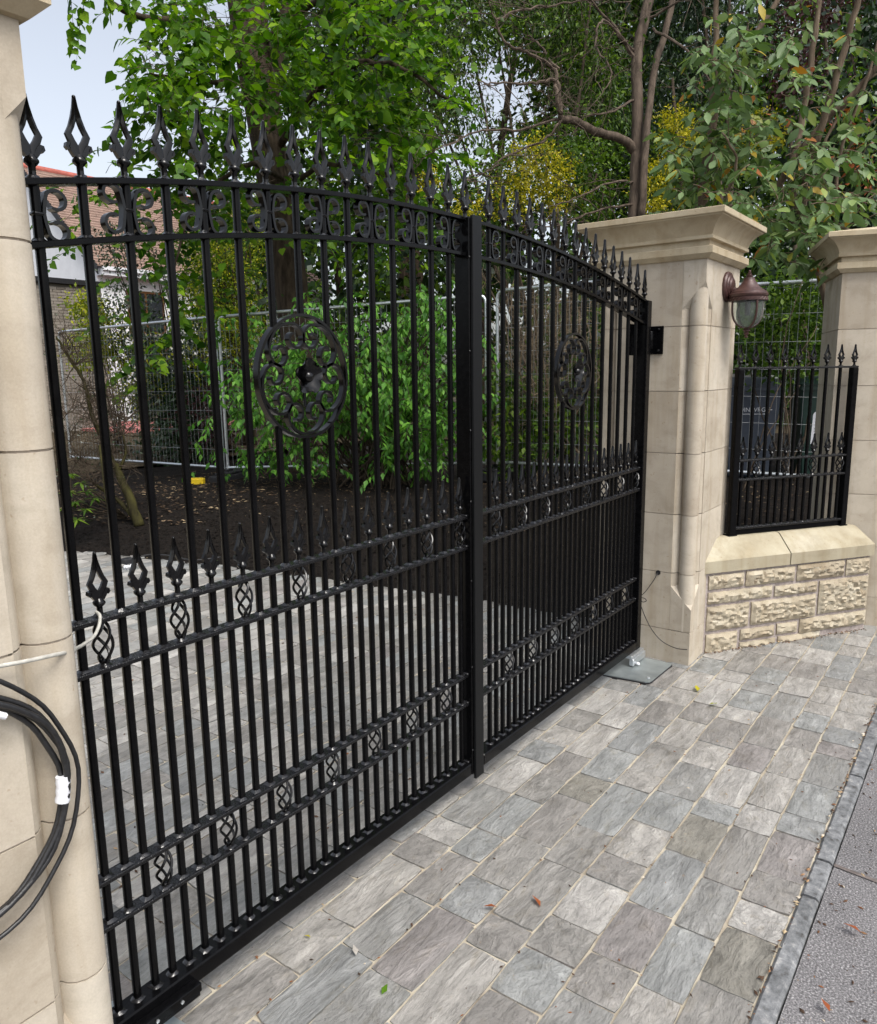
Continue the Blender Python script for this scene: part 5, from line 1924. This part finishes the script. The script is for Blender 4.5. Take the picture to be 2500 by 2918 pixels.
zones = [(1980, 2120, 120, 420, 5.4, 6.3, 44), (2060, 2290, 100, 420, 5.2, 6.2, 52), (1900, 2120, 330, 620, 5.3, 6.2, 52), (2080, 2330, 380, 700, 5.0, 6.0, 78), (2280, 2500, 420, 720, 5.0, 5.8, 56),
         (2130, 2330, 600, 750, 5.0, 5.7, 32), (2300, 2460, 560, 740, 4.75, 5.1, 14), (2300, 2520, 120, 420, 5.2, 6.2, 22),  (2000, 2400, -60, 120, 5.4, 6.4, 24), (1960, 2010, 380, 600, 5.6, 6.2, 10)]
tw = MB()
st, dv = [], []
for u0_, u1_, v0_, v1_, d0_, d1_, n in zones:
    for _ in range(n):
        st.append(at(R.uniform(u0_, u1_), R.uniform(v0_, v1_), R.uniform(d0_, d1_)))
        dv.append((R.uniform(-1, 1) - .4, R.uniform(-1, 1) - .3, R.uniform(-.4, .5)))
for _ in range(60):
    st.append(at(R.uniform(2000, 2900), R.uniform(-500, -60), R.uniform(5.4, 7)))
    dv.append((R.uniform(-1, 1), R.uniform(-1, 1), R.uniform(-.3, .6)))
P_, D_, N_ = spray_leaves(st, dv, 0.24, 7, seed=31, sag=0.6, mb=tw, rad=0.004)
D_ = unit(D_ + np.array([0, 0, -.30]))
N_ = unit(N_ + rng.normal(size=N_.shape) * .4)
put_leaves(shrub, P_, D_, N_, rng.uniform(.05, .135, len(P_)), 'big', 'big_leaf', 300)
part('shoots', tw, 'bark3', shrub, kind='stuff')

# ---- bare-limbed tree behind the lantern pillar
bare = thing('bare_limbed_tree', 'bare grey-brown tree with crooked leafless branches rising behind the lantern pillar', 'tree', (6.5, 1.45, 0.35))
R = random.Random(33)
q = MB()
D = 7.6
limb(q, [W(1812, 1250, D), W(1806, 700, D), W(1812, 520, D), W(1818, 330, D), W(1815, 180, D), W(1835, 60, D), W(1870, -80, D)], 0.066, 0.048, 9, .006, seed=1)
limb(q, [W(1830, 620, D - .1), W(1840, 420, D - .1), W(1862, 220, D - .05), W(1900, 80, D), W(1930, -60, D)], 0.040, 0.030, 8, .006, seed=2)
limb(q, [W(1808, 430, D), W(1780, 400, D - .1), W(1700, 375, D - .3), W(1640, 345, D - .4), W(1600, 338, D - .5)], 0.046, 0.034, 8, .006, seed=3)
part('trunk', q, 'bark2', bare, smooth='all')
q = MB()
LB = [[(1600, 338, 7.1), (1590, 290, 7.0), (1580, 230, 7.0), (1530, 235, 6.9), (1440, 238, 6.8), (1370, 235, 6.7)],
      [(1598, 335, 7.1), (1592, 260, 7.1), (1575, 190, 7.1), (1500, 150, 7.0), (1440, 120, 6.9), (1415, 60, 6.9), (1390, 0, 6.8)],
      [(1590, 200, 7.1), (1540, 130, 7.1), (1505, 100, 7.1)],
      [(1415, 60, 6.9), (1480, 30, 7), (1560, 18, 7.2), (1700, 0, 7.4), (1800, 5, 7.5)],
      [(1590, 340, 7.1), (1480, 370, 7.0), (1390, 370, 6.9), (1300, 400, 6.8), (1240, 430, 6.7)],
      [(1600, 345, 7.1), (1550, 400, 7.0), (1450, 440, 6.9), (1400, 480, 6.8), (1330, 510, 6.7)],
      [(1815, 180, 7.6), (1760, 90, 7.5), (1700, 20, 7.4), (1640, -60, 7.3)],
      [(1815, 150, 7.6), (1720, 60, 7.3), (1700, 130, 7.1), (1745, 210, 7.0), (1720, 260, 6.95)],
      [(1812, 280, 7.6), (1740, 320, 7.4), (1650, 330, 7.2)],
      [(1840, 60, 7.6), (1950, -10, 7.4), (2000, -80, 7.3)], [(1860, 80, 7.6), (1990, 170, 7.2), (2040, 300, 7.0)],
      [(1812, 520, 7.6), (1740, 520, 7.3), (1650, 560, 7.0), (1560, 590, 6.9)], [(1812, 580, 7.6), (1700, 600, 7.2), (1600, 640, 7.1), (1480, 640, 7.0)]]
tips = []
for i, s_ in enumerate(LB):
    sp_ = limb(q, [W(*a_) for a_ in s_], 0.024 if i in (0, 1, 6) else 0.014, 0.005, 6, .012, seed=60 + i)
    for p in sp_[4::4]:
        for _ in range(2):
            twigs(q, p, (R.uniform(-1, .6), R.uniform(-1, 1), R.uniform(-.8, .7)), R.uniform(.25, .55), 0.0048, 2, R, .42, 2, tips)
part('branches', q, 'bark2', bare, kind='stuff')
P_ = np.array([tuple(p) for p, d in tips])
sel = rng.random(len(P_)) < 0.25
P_ = P_[sel]
D_ = unit(rng.normal(size=P_.shape) + np.array([0, 0, -.8]))
N_ = unit(rng.normal(size=P_.shape) + np.array([0, 0, 1]))
put_leaves(bare, P_, D_, N_, rng.uniform(.04, .08, len(P_)), 'oval', 'olive_leaf', 0, crown='sparse_leaves')


def foliage(name, label, cat, base, blobs, n, size, shape, mat, seed, clump=.18, per=14, stem=True, group=None, droop=.3, stem_r=.03, stem_mat='twig', extra=None, shell=.65, crown='crown', n_stem=4):
    root = thing(name, label, cat, base, group)
    if stem:
        R = random.Random(seed)
        q = MB()
        for i, (c, r) in enumerate(blobs):
            for k in range(n_stem):
                e = Vector(c) + Vector((R.uniform(-.6, .6) * r[0], R.uniform(-.6, .6) * r[1], R.uniform(-.2, .8) * r[2]))
                b = Vector(base) + Vector((R.uniform(-.12, .12), R.uniform(-.12, .12), -.05))
                limb(q, [b, b.lerp(e, .5) + Vector((R.uniform(-.15, .15), R.uniform(-.15, .15), .1)), e], stem_r, stem_r * .3, 6, .01, seed=seed * 7 + k + i)
        part('stem', q, stem_mat, root, smooth='all')
    P_, D_, N_ = blob_leaves(blobs, n, clump, per, seed, droop, shell)
    put_leaves(root, P_, D_, N_, rng.uniform(size[0], size[1], len(P_)), shape, mat, 0, crown=crown)
    if extra:
        for (nm, bl, nn, sz_, sh, mt, sd, cl) in extra:
            P_, D_, N_ = blob_leaves(bl, nn, cl, 22 if nm == 'blossom' else 10, sd, .3)
            put_leaves(root, P_, D_, N_, rng.uniform(sz_[0], sz_[1], len(P_)), sh, mt, 0, crown=nm)
    return root


def B(u, v, D, ru, rv=None, rd=None):
    """Ellipsoid at a surveyed place: radii given in photo pixels across and up, metres along the view."""
    k = D / FPX
    rx = ru * k
    return (at(u, v, D), (max(rx, .05), max(rx if rd is None else rd, .05), max((rv or ru) * k, .05)))


# ---- left group in front of the house
foliage('golden_shrub', 'golden yellow leaved shrub against the grey brick wing', 'shrub', (7.3, 12.0, .2), [B(255, 880, 13.5, 45, 40), B(300, 960, 13.5, 60, 70), B(235, 1000, 13.3, 40, 50), B(395, 1080, 14, 60, 110)], 4200, (.06, .10), 'oval', 'gold_leaf', 51, .10, stem_r=.015)
foliage('holly_bush', 'sparse dark holly with glossy leaves in front of the white wall', 'bush', (8.4, 11.4, .2), [B(345, 830, 13, 45, 120), B(330, 700, 13, 60, 60), B(395, 930, 13, 50, 110), B(300, 920, 13, 35, 50), B(440, 800, 13.2, 40, 120)], 2100, (.05, .085), 'oval', 'holly_leaf', 52, .12, stem_r=.02)
foliage('yellow_green_tree', 'bushy yellow-green conifer-like shrub beside the lime trunk', 'shrub', (9.6, 11.0, .2), [B(640, 820, 14.5, 85, 150), B(600, 700, 14.5, 70, 110), B(690, 950, 14.5, 70, 90), B(560, 900, 14.5, 60, 100), B(700, 640, 15, 70, 120)], 9000, (.04, .075), 'oval', 'gold_leaf', 53, .13, stem_r=.04,
        extra=[('inner_foliage', [B(640, 860, 15.2, 100, 170), B(600, 760, 15.4, 90, 140)], 3600, (.07, .12), 'oval', 'mid_leaf', 153, .2)])
foliage('dark_laurel', 'dark laurel hedge shrub behind the mesh fence in the shade', 'shrub', (8.6, 10.2, .2), [B(480, 1080, 13.2, 90, 140), B(560, 1120, 13.2, 100, 170), B(520, 1230, 13.0, 110, 80), B(440, 1160, 13.2, 50, 90)], 8200, (.07, .12), 'oval', 'dark_leaf', 54, .16, stem_r=.03,
        extra=[('young_leaves', [B(450, 1060, 12.9, 60, 100), B(560, 1050, 12.9, 70, 90)], 900, (.05, .08), 'oval', 'gold_leaf', 154, .12), ('lower_leaves', [B(600, 1200, 12.4, 70, 90)], 900, (.05, .08), 'oval', 'maroon_leaf', 155, .12)])

# mossy bare twig bush near the drive
tb = thing('twiggy_bush', 'leafless tangled twiggy bush with a mossy stem beside the drive', 'bush', (4.35, 6.15, .2))
R = random.Random(71)
q = MB()
limb(q, [W(400, 1500, 8.0), W(360, 1400, 8.0), W(330, 1330, 8.0), W(290, 1300, 7.9)], 0.055, 0.03, 8, .008, seed=1)
limb(q, [W(380, 1470, 8.0), W(330, 1420, 8.0), W(270, 1380, 7.8)], 0.03, 0.014, 7, .006, seed=2)
limb(q, [W(330, 1330, 8.0), W(270, 1200, 7.9), W(245, 1110, 7.8), W(235, 1080, 7.8), W(185, 1000, 7.7), W(160, 960, 7.7)], 0.028, 0.011, 7, .006, seed=3)
limb(q, [W(340, 1340, 8.0), W(358, 1290, 8.0), W(350, 1240, 8.0)], 0.02, 0.008, 6, .004, seed=4)
part('mossy_stem', q, 'moss', tb, smooth='all')
q = MB()
tips = []
for (u, v, D) in [(330, 1330, 8), (300, 1270, 7.95), (270, 1200, 7.9), (255, 1150, 7.85), (245, 1110, 7.8), (215, 1040, 7.75), (185, 1000, 7.7), (350, 1240, 8), (270, 1380, 7.8), (230, 1310, 7.8), (200, 1260, 7.8), (190, 1180, 7.7), (360, 1200, 8), (300, 1180, 7.9), (205, 1340, 7.8)]:
    for _ in range(9):
        twigs(q, W(u, v, D), (R.uniform(-1, 1), R.uniform(-1, 1), R.uniform(-.5, 1)), R.uniform(.18, .42), 0.006, 2, R, .5, 3, tips)
part('tangled_twigs', q, 'twig', tb, kind='stuff')
P_ = np.array([tuple(p) for p, d in tips])
P_ = P_[rng.random(len(P_)) < .35]
put_leaves(tb, P_, unit(rng.normal(size=P_.shape)), unit(rng.normal(size=P_.shape) + np.array([0, 0, 1])), rng.uniform(.02, .04, len(P_)), 'oval', 'holly_leaf', 0, crown='sparse_leaves')

# young rhododendron
rh = thing('rhododendron', 'small rhododendron with whorled glossy leaves at the mulch edge by the stake', 'shrub', (3.75, 6.0, .15))
R = random.Random(77)
q = MB()
P_, D_, N_ = [], [], []
for (u, v, D) in [(200, 1350, 7.5), (230, 1375, 7.5), (215, 1430, 7.4), (245, 1450, 7.4), (195, 1400, 7.4), (220, 1480, 7.3), (270, 1420, 7.5), (180, 1450, 7.3), (245, 1400, 7.5)]:
    c = W(u, v, D)
    limb(q, [Vector((3.75, 6.0, .12)), Vector((3.75, 6.0, .12)).lerp(c, .6), c], .008, .004, 5, .004)
    a0 = R.uniform(0, 6)
    for k in range(11):
        a = a0 + 2.4 * k
        P_.append(tuple(c))
        D_.append((math.cos(a), math.sin(a), R.uniform(-.7, .15)))
        N_.append((0.2 * math.cos(a), 0.2 * math.sin(a), 1))
part('stems', q, 'twig', rh)
put_leaves(rh, np.array(P_), unit(np.array(D_)), unit(np.array(N_)), rng.uniform(.09, .14, len(P_)), 'lance', 'mid_leaf', 120, crown='foliage')
q = MB()
limb(q, [W(318, 1500, 7.2), W(300, 1370, 7.3), W(286, 1270, 7.4)], .022, .020, 8, .0)
q.lathe([(.021, 0), (.016, .004)], tuple(W(286, 1270, 7.4)), 8)
tag(single('garden_stake', q, 'moss', tuple(W(318, 1500, 7.2)), smooth=40), 'round greenish wooden stake leaning in front of the twiggy bush', 'stake')

# ---- middle and right background
foliage('laburnum', 'laburnum with hanging yellow blossom behind the bare-limbed tree', 'tree', (11.8, 5.0, .25), [B(1560, 470, 14, 150, 130), B(1420, 540, 14, 120, 110), B(1700, 520, 14, 120, 130), B(1950, 480, 14, 130, 130), B(2080, 400, 14, 90, 120), B(1250, 560, 14, 90, 80)], 9000, (.06, .11), 'oval', 'mid_leaf', 61, .2, stem_r=.035, n_stem=1,
        extra=[('blossom', [B(1520, 470, 13.4, 70, 90), B(1590, 520, 13.4, 60, 80), B(1460, 560, 13.4, 60, 60), B(1860, 540, 13.4, 50, 90), B(1930, 380, 13.4, 60, 70), B(2180, 370, 13.4, 60, 60), B(1225, 510, 13.4, 25, 60), B(1330, 590, 13.4, 40, 40)], 9000, (.04, .068), 'oval', 'yellow_flower', 161, .08)])
foliage('drooping_tree', 'tall tree with narrow drooping olive leaves above the gate meeting strip', 'tree', (13.2, 6.0, .25), [B(1330, 90, 15, 120, 110), B(1560, 60, 15, 130, 110), B(1220, 200, 15, 90, 90), B(1290, 330, 15, 110, 80), B(1680, 180, 15, 110, 130), B(1740, 330, 15, 80, 110), B(1610, 270, 15, 45, 60), B(1340, -120, 15, 200, 120), B(1650, -120, 15, 200, 120)], 13000, (.09, .16), 'lance', 'olive_leaf', 62, .22, stem_r=.06, droop=1.4, n_stem=1, extra=[('fresh_leaves', [B(1330, 90, 14.6, 130, 110), B(1560, 80, 14.6, 140, 130), B(1250, 280, 14.6, 100, 110), B(1700, 230, 14.6, 100, 140)], 5200, (.07, .12), 'oval', 'mid_leaf', 162, .2)])
foliage('yew_tree', 'very dark yew standing behind the broadleaf shrub', 'tree', (15.5, 3.2, .25), [B(1960, 130, 17, 130, 230), B(1880, 300, 17, 90, 120), B(2080, 60, 17, 150, 170), B(1990, -200, 17, 200, 200)], 15000, (.08, .15), 'lance', 'dark_leaf', 63, .2, stem_r=.10, droop=1.0, n_stem=1)
foliage('copper_tree', 'maroon-leaved tree glimpsed high behind the broadleaf shrub stems', 'tree', (12.0, .6, .25), [B(2320, 110, 12, 110, 160), B(2270, 260, 12, 70, 70), B(2400, -150, 12, 200, 200)], 5200, (.06, .10), 'oval', 'maroon_leaf', 64, .18, stem_r=.06, n_stem=1)
foliage('cherry_laurel', 'dark laurel with a few dying orange leaves over the end pillar', 'shrub', (8.6, -1.2, .4), [B(2440, 420, 8, 150, 170), B(2480, 200, 8, 110, 170), B(2390, 570, 8, 130, 110), B(2560, 560, 8, 150, 200), B(2600, 100, 8.4, 150, 250)], 6800, (.08, .13), 'oval', 'dark_leaf', 65, .16, stem_r=.03,
        extra=[('dying_leaves', [B(2440, 430, 7.4, 45, 60), B(2480, 520, 7.4, 40, 40), B(2430, 340, 7.4, 30, 50)], 80, (.07, .10), 'oval', 'rust_leaf', 165, .1), ('orange_leaves', [B(2470, 480, 7.2, 60, 90)], 40, (.05, .08), 'oval', 'rust_leaf', 265, .05), ('young_leaves', [B(2400, 300, 7.3, 90, 160), B(2470, 420, 7.3, 60, 160)], 320, (.08, .12), 'lance', 'mid_leaf', 166, .1)])
foliage('fence_shrub', 'mid green shrub crowding the fence behind the wall railing', 'shrub', (7.6, .2, .5), [B(2200, 900, 7.6, 110, 70), B(2320, 880, 7.6, 100, 70), B(2250, 1000, 7.8, 120, 60), B(2360, 1010, 7.8, 60, 50), B(2130, 980, 7.8, 50, 60), B(2230, 830, 7.4, 100, 30)], 2900, (.05, .09), 'oval', 'mid_leaf', 66, .12, stem_r=.010, n_stem=1)
foliage('low_shrub', 'low leafy shrub below the farther medallion behind the fence', 'shrub', (7.5, 2.5, .4), [B(1480, 1260, 9, 110, 90), B(1600, 1240, 9, 90, 90), B(1680, 1100, 9, 60, 120), B(1440, 1150, 9, 60, 80), B(1560, 1140, 9.4, 100, 80)], 4200, (.06, .11), 'oval', 'mid_leaf', 67, .13, stem_r=.014)
th = thing('twig_thicket', 'thicket of dry brown twigs heaped against the fence behind the farther gate leaf', 'bush', (7.2, 2.3, .4))
R = random.Random(81)
q = MB()
for _ in range(120):
    u, v = R.uniform(1440, 1720), R.uniform(850, 1180)
    D = R.uniform(8.4, 9.6)
    twigs(q, W(u, v, D), (R.uniform(-1, 1), R.uniform(-1, 1), R.uniform(-.5, .8)), R.uniform(.35, .7), 0.006, 2, R, .35, 3)
for k in range(14):
    u = R.uniform(1450, 1700)
    limb(q, [Vector((7.2, 2.3, .35)) + Vector((R.uniform(-.4, .4), R.uniform(-.4, .4), 0)), W(u, 1100, 9.0), W(u + R.uniform(-60, 60), 880, 9.0)], .016, .006, 6, .01, seed=k)
part('dry_twigs', q, 'dry', th, kind='stuff')

# the belt of trees behind everything reads as one mass
R = random.Random(91)
blobs = []
for i in range(330):
    D = R.uniform(16.5, 30)
    u = R.uniform(380, 2700)
    v = R.uniform(-420, 1150)
    ru = R.uniform(80, 170)
    if u < 700 + ru and v < 330 + ru * .6:
        continue
    if u < 560 + ru and v < 1000:
        continue
    if abs(u - 1435) < 62 + ru * .9 and abs(v - 232) < 62 + ru * .9:
        continue
    blobs.append(B(u, v, D, ru, ru * R.uniform(.7, 1.2), ru * D / FPX))
P_, D_, N_ = blob_leaves(blobs, 120000, .34, 14, 92, .4)
pi = rng.random(len(P_)) < 0.36
wr = put('woodland', leaf_mesh('woodland', P_[pi], D_[pi], N_[pi], rng.uniform(.20, .38, pi.sum()), 'quad'), 'dark_leaf')
wr['kind'] = 'stuff'
wr2 = put('woodland_foliage', leaf_mesh('woodland_foliage', P_[~pi], D_[~pi], N_[~pi], rng.uniform(.16, .28, (~pi).sum()), 'quad'), 'mid_leaf')
wr2['kind'] = 'stuff'
q = MB()
for i in range(7):
    D = R.uniform(20, 27)
    u = R.uniform(700, 2600)
    b = W(u, 1200, D)
    b.z = 0.2
    limb(q, [b, b + Vector((R.uniform(-.3, .3), R.uniform(-.3, .3), 4)), b + Vector((R.uniform(-1, 1), R.uniform(-1, 1), 10))], R.uniform(.12, .25), .06, 7, .03, seed=i)
tr = put('woodland_trunks', q.mesh('woodland_trunks', smooth='all'), 'bark')
tr['kind'] = 'stuff'

# ------------------------------------------------------------------ fallen leaves and grit on the paving
LEAFM = leaf_obj_mesh('oval')


def fallen(label, u, v, mat, L, rz, roll=.35):
    d = np.array(at(u, v, 1.0)) - CAM
    t = (0.006 - CAM[2]) / d[2]
    p = CAM + d * t
    me = LEAFM.copy()
    me.materials.append(M[mat])
    o = put('fallen_leaf', me, None, None, (p[0], p[1], 0.008), (roll, -.2, rz), (L, L, L * 1.6))
    tag(o, label, 'leaf', 'fallen leaves on the paving')


fallen('red fallen leaf lying farthest from the gate on the paving', 1540, 2585, 'rust_leaf', .05, 1.0, .6)
fallen('brown-orange fallen leaf in the sandy joint next to the red one', 1418, 2587, 'rust_leaf', .045, 2.2)
fallen('yellow fallen leaf on a blue-grey sett near the galvanised lid', 1988, 1970, 'yellow_flower', .06, .4)
fallen('pale curled leaf on the setts close to the nearest gate foot', 1015, 2725, 'step', .04, .9)
fallen('tiny yellow leaf at the corner of a sett by the nearest gate foot', 886, 2673, 'yellow_flower', .022, 1.9)
fallen('green fallen leaf lying inside the gate on the drive', 1162, 2140, 'lime_leaf', .05, 1.1)
fallen('green fallen leaf at the bottom edge of the paving', 1088, 2836, 'lime_leaf', .035, .2)
fallen('olive yellow leaf lying in the paving below the stone wall', 2045, 2006, 'gold_leaf', .055, 2.6)
fallen('dark brown leaf caught on the tarmac beside the kerb', 2455, 2660, 'rust_leaf', .05, 1.4)
fallen('orange leaf on the tarmac nearest the viewer', 2365, 2885, 'rust_leaf', .04, .7)
ylf = LEAFM.copy()
ylf.materials.append(M['gold_leaf'])
o = put('fallen_leaf', ylf, None, None, (3.62, -0.16, 2.446), (.3, -.3, 1.0), (.07, .07, .1))
tag(o, 'curled yellow leaf resting on top of the lantern pillar cap', 'leaf')

db = MB()
R = random.Random(101)


def crumb(x, y, z, L):
    a, t = R.uniform(0, 6.28), R.uniform(.25, .6)
    c, s = math.cos(a), math.sin(a)
    pts = [(-L, 0), (0, -L * t), (L, 0), (0, L * t)]
    db.add([(x + p * c - q_ * s, y + p * s + q_ * c, z + R.uniform(0, L * .3)) for p, q_ in pts] + [(x, y, z + L * .5)], [(0, 1, 4), (1, 2, 4), (2, 3, 4), (3, 0, 4)])


for _ in range(1000):
    x, y = R.uniform(-.2, 4.6), R.uniform(-1.2, 0.0)
    if R.random() < .55:
        y = min(lines, key=lambda q_: abs(q_ - y)) + R.gauss(0, .004)
    crumb(x, y, 0.0005, R.choice([.0015, .002, .003, .003, .004, .007]))
for _ in range(500):
    crumb(R.uniform(0, 3.4), R.uniform(0, 5), 0.001, R.choice([.003, .004, .006, .008, .012]))
for _ in range(900):
    x = R.uniform(0, 4.5)
    y = -1.263 - abs(R.gauss(0, .22)) if R.random() < .7 else -1.203 + R.gauss(0, .006)
    crumb(x, y, -0.0105 if y < -1.25 else 0.001, R.choice([.002, .003, .005, .008, .011]))
for _ in range(420):
    s_ = R.uniform(0, 1.2)
    o_ = -abs(R.gauss(0, .018)) - .002
    p = TW @ Vector((s_, o_, 0))
    crumb(p.x, p.y, 0.001, R.choice([.003, .004, .006, .009]))
dob = put('leaf_debris', db.mesh('leaf_debris', fix=False), 'debris')
dob['kind'] = 'stuff'
